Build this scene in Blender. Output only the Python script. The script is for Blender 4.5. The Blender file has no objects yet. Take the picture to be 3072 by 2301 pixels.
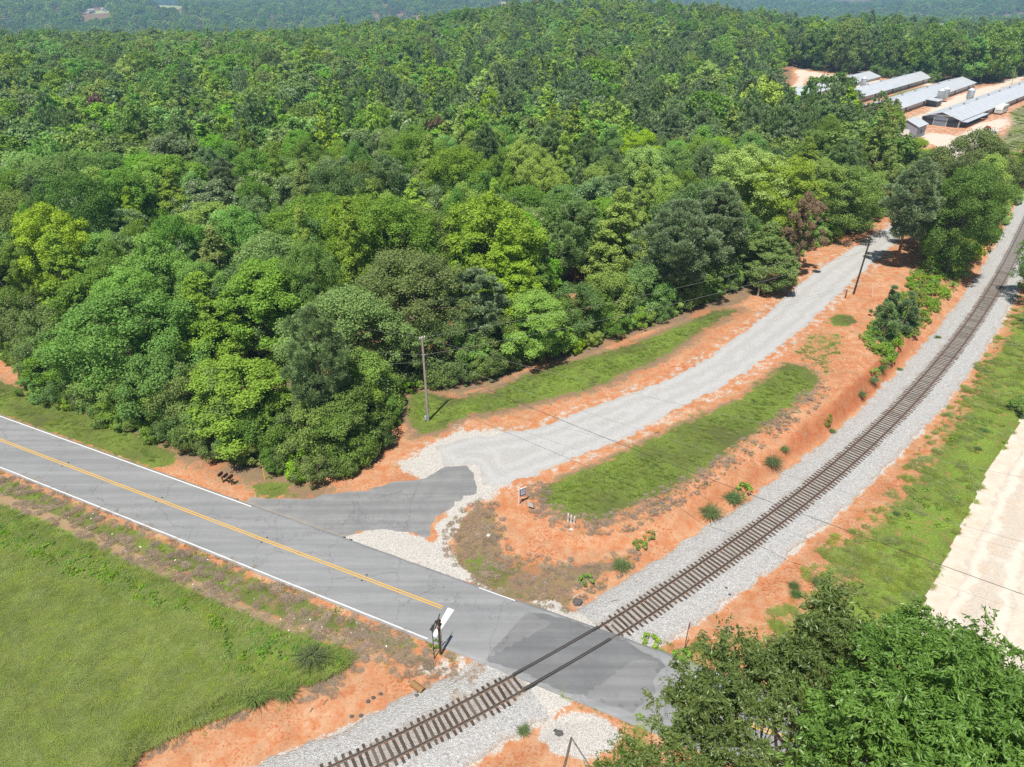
import bpy, math, random
import numpy as np
from mathutils import Vector, Matrix
from mathutils.geometry import delaunay_2d_cdt

random.seed(7)
R = np.random.RandomState(11)
scene = bpy.context.scene
COL = scene.collection

# ------------------------------------------------------------------ camera, sky, sun, exposure
CAM_H, PITCH, FPX = 46.4, math.radians(29.57), 709.0
cam_d = bpy.data.cameras.new('camera'); cam = bpy.data.objects.new('camera', cam_d); COL.objects.link(cam)
cam.location = (0, 0, CAM_H); cam.rotation_euler = (math.radians(90) - PITCH, 0, 0)
cam_d.sensor_width = 36.0; cam_d.lens = FPX / 1024.0 * 36.0
cam_d.clip_start = 0.5; cam_d.clip_end = 20000
scene.camera = cam

SUN_EL, SUN_AZ = math.radians(65), math.radians(204)      # azimuth clockwise from +y: behind the camera, a little left
world = bpy.data.worlds.new('World'); scene.world = world; world.use_nodes = True
wn = world.node_tree.nodes; wn.clear()
sky = wn.new('ShaderNodeTexSky'); sky.sky_type = 'NISHITA'; sky.sun_disc = False
sky.sun_elevation = SUN_EL; sky.sun_rotation = SUN_AZ
bg = wn.new('ShaderNodeBackground'); bg.inputs['Strength'].default_value = 0.062
wo = wn.new('ShaderNodeOutputWorld')
world.node_tree.links.new(sky.outputs[0], bg.inputs[0]); world.node_tree.links.new(bg.outputs[0], wo.inputs[0])
sd = bpy.data.lights.new('sun', 'SUN'); sd.energy = 4.6; sd.angle = math.radians(0.5); sd.color = (1.0, 0.95, 0.87)
sun = bpy.data.objects.new('sun', sd); COL.objects.link(sun)
sdir = Vector((math.sin(SUN_AZ) * math.cos(SUN_EL), math.cos(SUN_AZ) * math.cos(SUN_EL), math.sin(SUN_EL)))
sun.rotation_euler = sdir.to_track_quat('Z', 'Y').to_euler()
sun.location = sdir * 200
scene.view_settings.view_transform = 'Standard'; scene.view_settings.look = 'None'
scene.view_settings.exposure = 0.38; scene.view_settings.gamma = 1.0
scene.view_settings.use_curve_mapping = False
scene.render.engine = 'CYCLES'
cy = scene.cycles
cy.max_bounces = 5; cy.diffuse_bounces = 3; cy.glossy_bounces = 2; cy.transmission_bounces = 3
cy.volume_bounces = 0; cy.transparent_max_bounces = 4
cy.use_adaptive_sampling = True; cy.adaptive_threshold = 0.01
cy.use_denoising = False; cy.denoiser = 'OPENIMAGEDENOISE'; cy.denoising_input_passes = 'RGB_ALBEDO_NORMAL'

# ------------------------------------------------------------------ plane geometry of the place
CP, SP = math.cos(PITCH), math.sin(PITCH)
def G(px, py, z=0.0):                      # ground point under a survey mark (1024-wide coordinates)
    x = px - 512.0; y = 383.5 - py
    D = (x, FPX * CP + y * SP, -FPX * SP + y * CP)
    t = (z - CAM_H) / D[2]
    return np.array((D[0] * t, D[1] * t))
def pj(x, y, z):
    zz = z - CAM_H
    fw = y * CP - zz * SP; up = y * SP + zz * CP
    return 512 + FPX * x / fw, 383.5 - FPX * up / fw, fw
def O(x, y): return x / 2.1602, y / 2.1602
def r1(x, y): return (2200 + .3942 * x) / 3, (100 + .3942 * y) / 3
def r2(x, y): return (2200 + .4225 * x) / 3, (600 + .4225 * y) / 3
def r3(x, y): return x * .4225 / 3, (1150 + .4225 * y) / 3
def r4(x, y): return (800 + .4225 * x) / 3, (950 + .4225 * y) / 3
def r5(x, y): return (1100 + .4833 * x) / 3, (1500 + .4833 * y) / 3
def r6(x, y): return (1800 + .575 * x) / 3, (1500 + .575 * y) / 3
def r7(x, y): return x * .4973 / 3, (1700 + .4973 * y) / 3
def r8(x, y): return (1500 + .463 * x) / 3, (1000 + .463 * y) / 3
def S_(x, y): return x / 3, y / 3
def sst(a, b, x):
    t = np.clip((np.asarray(x, float) - a) / (b - a), 0, 1); return t * t * (3 - 2 * t)

_P = np.random.RandomState(5).rand(256, 256)
def vnoise(x, y):
    xi = np.floor(x).astype(int); yi = np.floor(y).astype(int); fx = x - xi; fy = y - yi
    fx = fx * fx * (3 - 2 * fx); fy = fy * fy * (3 - 2 * fy)
    a = _P[xi & 255, yi & 255]; b = _P[(xi + 1) & 255, yi & 255]; c = _P[xi & 255, (yi + 1) & 255]; d = _P[(xi + 1) & 255, (yi + 1) & 255]
    return a + (b - a) * fx + (c - a) * fy + (a - b - c + d) * fx * fy
def fbm(x, y, sc, octv=4, off=0.0):
    x = np.asarray(x, float) / sc + off; y = np.asarray(y, float) / sc - off * .7; s = 0; a = 1.0; t = 0
    for _ in range(octv):
        s = s + a * vnoise(x, y); t += a; a *= .5; x = x * 2.03 + 3.1; y = y * 2.03 + 7.7
    return s / t - .5

def seg_dist(px, py, poly, closed=True):
    pts = np.asarray(poly, float); n = len(pts)
    best = np.full(px.shape, 1e9)
    for i in range(n if closed else n - 1):
        a = pts[i]; b = pts[(i + 1) % n]; ab = b - a; L = max(ab @ ab, 1e-9)
        t = np.clip(((px - a[0]) * ab[0] + (py - a[1]) * ab[1]) / L, 0, 1)
        best = np.minimum(best, np.hypot(px - a[0] - t * ab[0], py - a[1] - t * ab[1]))
    return best
def inside(px, py, poly):
    pts = np.asarray(poly, float); n = len(pts); r = np.zeros(px.shape, bool); j = n - 1
    for i in range(n):
        xi, yi = pts[i]; xj, yj = pts[j]
        c = ((yi > py) != (yj > py)) & (px < (xj - xi) * (py - yi) / (yj - yi + 1e-12) + xi)
        r ^= c; j = i
    return r
def sdist(px, py, poly, lim=30.0):          # signed distance, positive inside; far points are skipped
    px = np.asarray(px, float); py = np.asarray(py, float)
    pts = np.asarray(poly, float); lo = pts.min(0) - lim; hi = pts.max(0) + lim
    out = np.full(px.shape, -lim)
    m = (px > lo[0]) & (px < hi[0]) & (py > lo[1]) & (py < hi[1])
    if m.any():
        d = seg_dist(px[m], py[m], pts); ins = inside(px[m], py[m], pts)
        out[m] = np.where(ins, d, -d)
    return out

# road: a straight two-lane road; coordinates along (u) and across (v, + to the north-east side)
RD0 = np.array((-5.93, 43.06)); _ra = math.radians(-25.35)
RU = np.array((math.cos(_ra), math.sin(_ra))); RV = np.array((-RU[1], RU[0]))
def road_uv(x, y): return (x - RD0[0]) * RU[0] + (y - RD0[1]) * RU[1], (x - RD0[0]) * RV[0] + (y - RD0[1]) * RV[1]
def rp(u, v): return RD0 + RU * u + RV * v

# railway centre line
_L = np.array([(-25, 22.4), (-12.7, 29.0), (-4.6, 33.6), (.1, 36.4), (6.6, 40.8), (10.4, 43.4), (25.2, 54.75), (42.6, 69.8), (48.1, 75.5), (58.0, 86.2), (87.3, 121.8), (110.3, 150.4), (140, 189), (175, 236)])
_t = np.concatenate([[0], np.cumsum(np.hypot(*np.diff(_L, axis=0).T))])
_px = np.polyfit(_t, _L[:, 0], 4); _py = np.polyfit(_t, _L[:, 1], 4)
_tt = np.linspace(-22, _t[-1], 900)
LX, LY = np.polyval(_px, _tt), np.polyval(_py, _tt)
_dx, _dy = np.gradient(LX), np.gradient(LY); _n = np.hypot(_dx, _dy)
CLX, CLY = LX + _dy / _n * .755, LY - _dx / _n * .755
CLS = np.concatenate([[0], np.cumsum(np.hypot(np.diff(CLX), np.diff(CLY)))])
def rail_at(s):
    x = np.interp(s, CLS, CLX); y = np.interp(s, CLS, CLY)
    x2 = np.interp(s + .5, CLS, CLX) - np.interp(s - .5, CLS, CLX); y2 = np.interp(s + .5, CLS, CLY) - np.interp(s - .5, CLS, CLY)
    n = np.hypot(x2, y2); return x, y, x2 / n, y2 / n
_rpl = np.stack([CLX[::12], CLY[::12]], 1)
def rail_d(x, y):                            # signed distance from the track, + on the north-west side
    best = np.full(np.shape(x), 1e9); sg = np.ones(np.shape(x))
    for i in range(len(_rpl) - 1):
        a, b = _rpl[i], _rpl[i + 1]; ab = b - a; L = ab @ ab
        t = ((x - a[0]) * ab[0] + (y - a[1]) * ab[1]) / L
        tc = np.clip(t, 0, 1); dx = x - a[0] - tc * ab[0]; dy = y - a[1] - tc * ab[1]; d = np.hypot(dx, dy)
        m = d < best; best = np.where(m, d, best); sg = np.where(m, np.sign(ab[0] * dy - ab[1] * dx), sg)
    return best * sg

# terrace above the railway cutting (drive, lawns, wood) and the field shelf south of the road
def Tz(x, y):
    u, v = road_uv(x, y)
    return 2.5 * np.clip((v - 7) / 50, 0, 1) ** .8 * sst(-30, 10, u)
def GT(p):
    z = 0.0
    for _ in range(5): q = G(*p, z); z = float(Tz(q[0], q[1]))
    return q
_top = [r8(20, 1080), r8(130, 1220), r8(330, 1290), r8(560, 1290), r8(760, 1245), r8(1000, 1130), r8(1200, 1005), r8(1350, 915), r8(1500, 815), r8(1700, 675), r8(1850, 565),
        r8(2000, 465), r8(2130, 390), O(1822, 830), O(1848, 790), O(1862, 750), O(1880, 700), O(1905, 640), O(1950, 600), O(2010, 560), O(2060, 500), O(2110, 430), O(2170, 360)]
PLAT = [GT(p) for p in _top] + [np.array(p) for p in ((190, 230), (400, 520), (400, 900), (-500, 900), (-300, 200))] + [rp(-120, 6), rp(-25, 6), rp(12, 6.0)]
FIELD = [G(*O(*p)) for p in ((735, 1400), (650, 1445), (560, 1480), (480, 1510), (400, 1550), (300, 1580), (250, 1650), (200, 1750))] + [np.array((-60, 10)), np.array((-160, 20)), np.array((-160, 118))] + [G(*O(*p)) for p in ((0, 1120), (250, 1235), (500, 1340), (640, 1390))]

def y_drop(x): return 560 + 130 * sst(-100, 120, x) - 170 * sst(130, 380, x)
def H(x, y):
    x = np.asarray(x, float); y = np.asarray(y, float)
    u, v = road_uv(x, y)
    near = (y < 330)
    T = Tz(x, y)
    h = T.copy()
    sdp = np.full(x.shape, 30.0); dr = np.full(x.shape, 60.0); sf = np.full(x.shape, -30.0)
    if near.any():
        xn, yn = x[near], y[near]
        sdp[near] = sdist(xn, yn, PLAT, 12.0); dr[near] = rail_d(xn, yn); sf[near] = sdist(xn, yn, FIELD, 12.0)
    gul = fbm(x, y, 2.2, 4)
    w = 1.4 + T * 2.4
    edge = sdp + gul * 1.7 * np.clip(T, 0, 1.6)
    h = T * (1 - sst(0, 1, -edge / w))
    face = sst(-3.2, -.4, sdp) * (1 - sst(.2, 1.6, sdp)); h = h + (.45 * fbm(x, y, 1.1, 4, 4) + .25 * fbm(x, y, .5, 2, 7)) * sst(.3, 1.4, T) * face
    h = h + .9 * sst(-2.2, .3, sf + gul) * sst(6, 10, -v)
    h = h - .22 * sst(4.2, 6.2, -v) * (1 - sst(8, 11, -v)) * (u < 5)
    h = h + .10 * fbm(x, y, 6, 3) * sst(4, 8, np.abs(v))
    # ballast bed and side ditch
    ad = np.abs(dr)
    bed = -.05 - .45 * sst(1.7, 4.2, ad)
    k = 1 - sst(3.6, 6.0, ad)
    kr = 1 - sst(3.6, 5.0, np.abs(v)) * 1.0       # the road itself stays level
    h = h * (1 - k * (1 - kr)) + bed * k * (1 - kr)
    # road bed
    rb = (1 - sst(3.9, 5.2, np.abs(v))) * (u > -200) * (u < 120)
    h = h * (1 - rb) + (-.06) * rb
    # hills beyond the wood
    yd = y_drop(x)
    h = h - 62 * sst(0, 420, y - yd) * (1 - .45 * sst(1300, 2600, y)) + 14 * sst(0, 300, y - yd) * np.sin(x / 260 + y / 330) + 22 * sst(900, 1600, y) * np.sin(x / 520 - y / 610 + 1.3)
    h = h + 15 * sst(-170, 40, x) * (1 - .75 * sst(90, 260, x)) * sst(400, 640, y) * (1 - sst(700, 1000, y)) - 3 * sst(60, 300, -x) * sst(300, 560, y)
    return h
def H1(x, y): return float(H(np.array([x]), np.array([y]))[0])
def PT(p, z=0.0):                            # survey mark -> world point on the terrain
    zz = 0.0
    for _ in range(7):
        q = G(*p, zz + z); zz = .5 * zz + .5 * H1(q[0], q[1])
    q = G(*p, zz + z); return np.array((q[0], q[1], zz))
def PL(ps): return [PT(p)[:2] for p in ps]

# ------------------------------------------------------------------ node helpers
class NB:
    def __init__(s, name):
        s.m = bpy.data.materials.new(name); s.m.use_nodes = True; s.t = s.m.node_tree; s.t.nodes.clear()
        s.out = s.t.nodes.new('ShaderNodeOutputMaterial')
        g = s.t.nodes.new('ShaderNodeNewGeometry'); s.pos = g.outputs['Position']; s.nrm = g.outputs['Normal']
    def n(s, t): return s.t.nodes.new(t)
    def L(s, a, b): s.t.links.new(a, b)
    def put(s, sock, v):
        if hasattr(v, 'links') or hasattr(v, 'is_output'): s.L(v, sock)
        elif v is not None:
            if isinstance(v, tuple) and len(v) == 3 and sock.type == 'RGBA': v = v + (1,)
            sock.default_value = v
    def noise(s, scale, detail=4, rough=.55, vec=None, dist=0.0, col=False):
        n = s.n('ShaderNodeTexNoise'); s.put(n.inputs['Vector'], vec or s.pos); n.inputs['Scale'].default_value = scale
        n.inputs['Detail'].default_value = detail; n.inputs['Roughness'].default_value = rough; n.inputs['Distortion'].default_value = dist
        return n.outputs[1 if col else 0]
    def voro(s, scale, out='Color', vec=None, feature='F1', rnd=1.0):
        n = s.n('ShaderNodeTexVoronoi'); n.feature = feature; s.put(n.inputs['Vector'], vec or s.pos); n.inputs['Scale'].default_value = scale
        n.inputs['Randomness'].default_value = rnd
        return n.outputs[out]
    def math(s, op, a, b=None, c=None, clamp=False):
        n = s.n('ShaderNodeMath'); n.operation = op; n.use_clamp = clamp
        s.put(n.inputs[0], a)
        if b is not None: s.put(n.inputs[1], b)
        if c is not None: s.put(n.inputs[2], c)
        return n.outputs[0]
    def rng(s, v, a, b, c=0.0, d=1.0):
        n = s.n('ShaderNodeMapRange'); n.clamp = True; s.put(n.inputs[0], v)
        for i, q in enumerate((a, b, c, d)): n.inputs[i + 1].default_value = q
        return n.outputs[0]
    def mix(s, f, a, b, mode='MIX'):
        n = s.n('ShaderNodeMix'); n.data_type = 'RGBA'; n.blend_type = mode
        s.put(n.inputs[0], f); s.put(n.inputs[6], a); s.put(n.inputs[7], b); return n.outputs[2]
    def ramp(s, v, stops):
        n = s.n('ShaderNodeValToRGB'); s.put(n.inputs[0], v); e = n.color_ramp.elements
        while len(e) < len(stops): e.new(.5)
        for k, (p, c) in enumerate(stops): e[k].position = p; e[k].color = tuple(c) + (1,)
        return n.outputs[0]
    def attr(s, name, fac=True, typ='GEOMETRY'):
        n = s.n('ShaderNodeAttribute'); n.attribute_name = name; n.attribute_type = typ
        return n.outputs['Fac' if fac else 'Color']
    def sep(s, v):
        n = s.n('ShaderNodeSeparateXYZ'); s.L(v, n.inputs[0]); return n.outputs
    def rand(s):
        return s.n('ShaderNodeObjectInfo').outputs['Random']
    def map(s, scale, rot=(0, 0, 0), vec=None):
        n = s.n('ShaderNodeMapping'); s.L(vec or s.pos, n.inputs[0]); n.inputs['Scale'].default_value = scale; n.inputs['Rotation'].default_value = rot
        return n.outputs[0]
    def bump(s, h, strength=.5, dist=.05):
        n = s.n('ShaderNodeBump'); s.L(h, n.inputs['Height']); n.inputs['Strength'].default_value = strength; n.inputs['Distance'].default_value = dist
        return n.outputs[0]
    def hsv(s, col, h=.5, sa=1.0, v=1.0):
        n = s.n('ShaderNodeHueSaturation'); s.put(n.inputs['Color'], col); s.put(n.inputs['Hue'], h); s.put(n.inputs['Saturation'], sa); s.put(n.inputs['Value'], v)
        return n.outputs[0]
    def bsdf(s, col, rough=.9, spec=.3, metal=0.0, normal=None, emit=None):
        p = s.n('ShaderNodeBsdfPrincipled'); s.put(p.inputs['Base Color'], col); s.put(p.inputs['Roughness'], rough)
        s.put(p.inputs['Specular IOR Level'], spec); s.put(p.inputs['Metallic'], metal)
        if normal is not None: s.L(normal, p.inputs['Normal'])
        s.L(p.outputs[0], s.out.inputs[0]); s.p = p; return s.m
def plain(name, col, rough=.7, metal=0.0, spec=.3, var=.12, sc=6.0):
    b = NB(name); n = b.noise(sc, 5)
    c = b.mix(b.rng(n, .3, .7), tuple(q * (1 - var) for q in col), tuple(min(1, q * (1 + var)) for q in col))
    return b.bsdf(c, rough, spec, metal)

# ------------------------------------------------------------------ mesh helpers
def mesh_np(name, V, F, mats=None, attrs=None, smooth=False, mi=None):
    V = np.asarray(V, np.float32); F = np.asarray(F, np.int32); k = F.shape[1]
    me = bpy.data.meshes.new(name)
    me.vertices.add(len(V)); me.vertices.foreach_set('co', V.ravel())
    me.loops.add(F.size); me.loops.foreach_set('vertex_index', F.ravel())
    me.polygons.add(len(F)); me.polygons.foreach_set('loop_start', np.arange(0, F.size, k, dtype=np.int32))
    try: me.polygons.foreach_set('loop_total', np.full(len(F), k, np.int32))
    except Exception: pass
    if mi is not None: me.polygons.foreach_set('material_index', np.asarray(mi, np.int32))
    me.polygons.foreach_set('use_smooth', np.full(len(F), smooth, bool))
    me.update(calc_edges=True)
    for a, v in (attrs or {}).items():
        at = me.attributes.new(a, 'FLOAT', 'POINT'); at.data.foreach_set('value', np.asarray(v, np.float32))
    for m in (mats if isinstance(mats, (list, tuple)) else [mats]):
        if m: me.materials.append(m)
    return me
def link(name, me, parent=None, loc=(0, 0, 0), rz=0.0, sc=None):
    o = bpy.data.objects.new(name, me); COL.objects.link(o); o.location = loc; o.rotation_euler = (0, 0, rz)
    if sc is not None: o.scale = sc if hasattr(sc, '__len__') else (sc,) * 3
    if parent is not None: o.parent = parent
    return o
def tag(o, label=None, cat=None, group=None, kind=None):
    if label: o['label'] = label
    if cat: o['category'] = cat
    if group: o['group'] = group
    if kind: o['kind'] = kind
    return o
def thing(name, label, cat, loc=(0, 0, 0), rz=0.0, group=None):
    o = link(name, None, None, loc, rz); return tag(o, label, cat, group)
class MB:                                    # collects boxes, tubes and plates into one mesh
    def __init__(s): s.V = []; s.F = []; s.M = []
    def add(s, vs, fs, m=0):
        b = len(s.V); s.V += [tuple(v) for v in vs]; s.F += [tuple(b + i for i in f) for f in fs]; s.M += [m] * len(fs); return s
    def box(s, c, d, rz=0.0, m=0, mat=None, bev=0.0):
        x, y, z = d[0] / 2, d[1] / 2, d[2] / 2; ca, sa = math.cos(rz), math.sin(rz)
        if bev:
            k = bev; pts = []
            for zz, q in ((-z, k), (-z + k, 0), (z - k, 0), (z, k)):
                for sx, sy in ((-1, -1), (1, -1), (1, 1), (-1, 1)): pts.append((sx * (x - q), sy * (y - q), zz))
            fs = [(3, 2, 1, 0), (12, 13, 14, 15)] + [(4 * l + i, 4 * l + (i + 1) % 4, 4 * l + 4 + (i + 1) % 4, 4 * l + 4 + i) for l in range(3) for i in range(4)]
        else:
            pts = [(sx * x, sy * y, sz * z) for sz in (-1, 1) for sx, sy in ((-1, -1), (1, -1), (1, 1), (-1, 1))]
            fs = [(3, 2, 1, 0), (4, 5, 6, 7)] + [(i, (i + 1) % 4, 4 + (i + 1) % 4, 4 + i) for i in range(4)]
        if mat is not None: vs = [tuple(mat @ Vector(p)) for p in pts]
        else: vs = [(c[0] + p[0] * ca - p[1] * sa, c[1] + p[0] * sa + p[1] * ca, c[2] + p[2]) for p in pts]
        return s.add(vs, fs, m)
    def tube(s, a, b, ra, rb=None, n=8, m=0, cap=True):
        a, b = Vector(a), Vector(b); rb = ra if rb is None else rb; d = (b - a).normalized()
        u = d.orthogonal().normalized(); w = d.cross(u)
        vs = [p + (u * math.cos(2 * math.pi * i / n) + w * math.sin(2 * math.pi * i / n)) * r for p, r in ((a, ra), (b, rb)) for i in range(n)]
        fs = [(i, (i + 1) % n, n + (i + 1) % n, n + i) for i in range(n)]
        if cap: fs += [tuple(range(n - 1, -1, -1)), tuple(range(n, 2 * n))]
        return s.add(vs, fs, m)
    def path(s, pts, r, n=6, m=0):
        for i in range(len(pts) - 1):
            ra = r[i] if hasattr(r, '__len__') else r; rb = r[i + 1] if hasattr(r, '__len__') else r
            s.tube(pts[i], pts[i + 1], ra, rb, n, m)
        return s
    def cone(s, c, r, h, n=16, m=0, r2=0.0): return s.tube(c, (c[0], c[1], c[2] + h), r, max(r2, .01), n, m)
    def build(s, name, mats, parent=None, loc=(0, 0, 0), rz=0.0, smooth=False):
        return link(name, s.mesh(name, mats, smooth), parent, loc, rz)
    def mesh(s, name, mats, smooth=False):
        me = bpy.data.meshes.new(name); me.from_pydata(s.V, [], s.F); me.update()
        for q in (mats if isinstance(mats, (list, tuple)) else [mats]): me.materials.append(q)
        me.polygons.foreach_set('material_index', s.M)
        if smooth: me.polygons.foreach_set('use_smooth', [True] * len(me.polygons))
        return me

# ------------------------------------------------------------------ surface areas, traced on the ground
A = {}
A['drive'] = PL([r4(1230, 1085), r4(1180, 960), r4(1100, 1010), r4(1010, 1000), r4(1120, 930), r4(1250, 900), r4(1420, 850), r4(1340, 790), r4(1560, 830), r4(1760, 800), r4(1960, 770), O(1240, 887), O(1340, 852), O(1440, 816), O(1530, 768), O(1600, 716), O(1660, 668),
    O(1720, 612), O(1800, 556), O(1860, 521), O(1925, 482), O(1950, 462), O(1962, 400), O(1990, 355), O(2030, 360), O(2010, 420), O(1985, 470), O(1965, 500), O(1905, 560), O(1855, 602), O(1812, 645), O(1762, 692),
    O(1705, 742), O(1642, 792), O(1562, 842), O(1482, 882), O(1392, 930), O(1330, 962), O(1270, 986), O(1200, 1012), O(1135, 1042), O(1070, 1060), r4(1560, 1270), r4(1510, 1180), r4(1470, 1060)])
A['apron'] = [rp(-27.5, 3.5), rp(-25.5, 5.2)] + PL([r4(250, 1275), r4(430, 1245), r4(600, 1215), r4(720, 1200), r4(860, 1160), r4(960, 1150), r4(1080, 1130), r4(1170, 1100), r4(1250, 1052), r4(1350, 1035), r4(1440, 1022), r4(1480, 1062),
    r4(1500, 1140), r4(1538, 1200), r4(1530, 1262), r4(1420, 1292), r4(1370, 1330), r4(1290, 1390), r4(1240, 1440), r4(1200, 1490), r4(1190, 1560), r4(1235, 1600), r4(1265, 1650), r4(1150, 1640), r4(1110, 1580), r4(1000, 1555),
    r4(900, 1545), r4(800, 1520), r4(740, 1535), r4(640, 1550), r4(570, 1560)]) + [rp(-11, 3.5)]
A['wedge'] = [rp(-14, 3.4)] + PL([r4(560, 1540), r4(660, 1540), r4(740, 1480), r4(840, 1440), r4(960, 1470), r4(1000, 1540), r4(1100, 1560), r4(1180, 1610), r4(1220, 1560), r4(1190, 1500), r4(1240, 1440), r4(1300, 1420), r4(1370, 1440),
    r4(1360, 1520), r4(1300, 1580), r5(490, 270), r5(530, 330), r5(600, 430), r5(690, 500), r5(800, 575)]) + [rp(2.5, 3.6)]
A['crossing'] = PL([r5(1000, 690), r5(1100, 703), r5(1210, 735), r5(1300, 757), r5(1400, 800), r5(1530, 832), r5(1620, 880), r5(1720, 945), r5(1830, 1000), r5(1870, 1040), r5(1780, 1130), r5(1800, 1200), r5(1720, 1270), r5(1650, 1330), r5(1560, 1300), r5(1430, 1262),
    r5(1310, 1225), r5(1170, 1195), r5(1060, 1130), r5(990, 1100), r5(915, 1075), r5(840, 1050), r5(760, 1025), r5(722, 1000), r5(860, 850)])
A['dirt'] = PL([O(2290, 800), O(2212, 940), O(2160, 1020), O(2110, 1130), O(2070, 1220), O(2022, 1320), O(2008, 1360), O(2020, 1430), O(2000, 1500), O(2060, 1540), O(2150, 1580), O(2212, 1560), O(2280, 1560), O(2250, 1480), O(2206, 1400), O(2202, 1370), O(2222, 1250), O(2280, 1120), O(2350, 900), O(2360, 800)])
A['lawn_n'] = PL([O(885, 845), O(880, 900), O(905, 938), O(960, 925), O(1010, 897), O(1080, 887), O(1160, 867), O(1240, 848), O(1313, 826), O(1367, 798), O(1413, 781), O(1463, 750), O(1515, 715), O(1600, 668), O(1540, 672), O(1480, 700), O(1400, 732),
    O(1300, 765), O(1200, 790), O(1130, 812), O(1060, 848), O(990, 862), O(930, 850)])
A['lawn_s'] = PL([r8(265, 1040), r8(300, 990), r8(420, 935), r8(600, 865), r8(820, 765), r8(1050, 655), r8(1300, 545), r8(1550, 425), r8(1700, 310), r8(1850, 195), r8(2000, 220), r8(2070, 290), r8(2000, 390), r8(1850, 500), r8(1700, 610),
    r8(1500, 740), r8(1350, 860), r8(1200, 950), r8(1050, 1040), r8(850, 1120), r8(700, 1195), r8(550, 1205), r8(400, 1165), r8(290, 1100)])
A['patch1'] = PL([O(1790, 690), O(1805, 678), O(1840, 680), O(1852, 695), O(1830, 706), O(1800, 705)])
A['patch2'] = PL([r5(600, 330), r5(700, 300), r5(800, 350), r5(960, 390), r5(990, 450), r5(900, 480), r5(930, 560), r5(980, 640), r5(900, 620), r5(760, 570), r5(640, 520), r5(570, 400)])
A['sparse'] = PL([O(1700, 760), O(1740, 720), O(1790, 715), O(1840, 720), O(1830, 760), O(1790, 830), O(1760, 800)])
A['verge_n'] = [rp(-120, 3.65), rp(-120, 9.8), rp(-80, 9.2), rp(-62, 8.6), rp(-50, 8.0), rp(-43, 7.4), rp(-38.5, 6.6), rp(-37, 5.2), rp(-39, 3.65)]
A['verge_n2'] = PL([O(540, 1050), O(580, 1038), O(630, 1045), O(625, 1065), O(590, 1078), O(560, 1072)])
A['verge_s'] = [rp(-120, -3.9), rp(-120, -8.2), rp(-35, -8.0), rp(-12, -7.2), rp(0, -5.0), rp(6, -4.2), rp(2, -3.9)]
A['tan'] = PL([O(0, 1055), O(60, 1085), O(150, 1125), O(250, 1172), O(330, 1208), O(430, 1255), O(540, 1310), O(620, 1342), O(700, 1362), O(760, 1372), O(740, 1395), O(680, 1380), O(600, 1358), O(500, 1315), O(420, 1278), O(320, 1232), O(200, 1172), O(100, 1125), O(0, 1082)])
A['tan'][0] = rp(-100, -9); A['tan'][-1] = rp(-100, -10.5)
A['weeds'] = [rp(-100, -11.5)] + PL([O(0, 1092), O(60, 1100), O(120, 1130), O(200, 1180), O(290, 1222), O(400, 1275), O(480, 1318), O(560, 1345), O(640, 1365), O(710, 1385), O(738, 1402), O(720, 1425), O(660, 1440), O(600, 1450), O(540, 1440), O(480, 1420), O(520, 1390), O(500, 1350), O(420, 1310), O(330, 1290), O(200, 1240), O(100, 1200), O(0, 1165)])
A['field'] = [rp(-120, -9.5)] + PL([O(0, 1085), O(120, 1128), O(250, 1190), O(500, 1320), O(640, 1362), O(735, 1400), O(715, 1425), O(640, 1448), O(560, 1478), O(480, 1500), O(400, 1535), O(330, 1560), O(280, 1590), O(230, 1650)]) + [np.array((-34, 18)), np.array((-160, 18))]
A['edge_litter'] = PL([O(740, 1400), O(800, 1400), O(760, 1440), O(690, 1500), O(640, 1480), O(600, 1510), O(560, 1500), O(500, 1530), O(470, 1560), O(420, 1560), O(360, 1590), O(310, 1610), O(250, 1665), O(240, 1590), O(300, 1555), O(420, 1520), O(540, 1470), O(650, 1440)])
A['litter_e'] = PL([r5(540, 210), r5(620, 90), r5(700, 30), r5(790, 60), r5(800, 200), r5(850, 330), r5(1000, 390), r5(1180, 400), r5(1290, 400), r5(1500, 380), r5(1640, 350), r5(1600, 400), r5(1430, 480), r5(1300, 560), r5(1250, 660), r5(1100, 650), r5(940, 640), r5(700, 560), r5(560, 450)])
A['litter_rim'] = PL([r8(200, 1040), r8(260, 1000), r8(280, 1120), r8(400, 1180), r8(560, 1220), r8(720, 1210), r8(900, 1130), r8(1150, 1000), r8(1400, 860), r8(1600, 720), r8(1800, 570), r8(2000, 400), r8(2080, 350), r8(2040, 430), r8(1900, 530), r8(1700, 680), r8(1500, 810), r8(1300, 950),
    r8(1100, 1080), r8(850, 1220), r8(650, 1260), r8(450, 1240), r8(280, 1180)])
A['litter_n'] = [rp(-60, 10), rp(-60, 30), np.array((-14, 90)), np.array((20, 112)), np.array((40, 130))] + PL([O(1650, 620), O(1600, 655), O(1490, 690), O(1380, 722), O(1270, 768), O(1140, 795), O(1060, 835), O(990, 850), O(880, 840)]) + [rp(-24, 8), rp(-27, 6.5), rp(-36, 7.4), rp(-50, 8)]
A['litter_sw'] = PL([O(1090, 1490), O(1060, 1560), O(960, 1440), O(900, 1400), O(850, 1375), O(780, 1365), O(800, 1400), O(900, 1460)])
A['grass_se'] = PL([O(2290, 560), O(2212, 640), O(2150, 750), O(2090, 860), O(2020, 960), O(1950, 1050), O(1880, 1130), O(1800, 1190), O(1745, 1235), O(1790, 1250), O(1840, 1235), O(1800, 1275), O(1720, 1315), O(1650, 1365), O(1560, 1410), O(1480, 1400), O(1450, 1418), O(1500, 1440), O(1560, 1430),
    O(1800, 1500), O(2000, 1500), O(2015, 1430), O(2012, 1360), O(2030, 1320), O(2082, 1220), O(2124, 1130), O(2174, 1020), O(2226, 935), O(2310, 800), O(2500, 600), O(2500, 500)])
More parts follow.
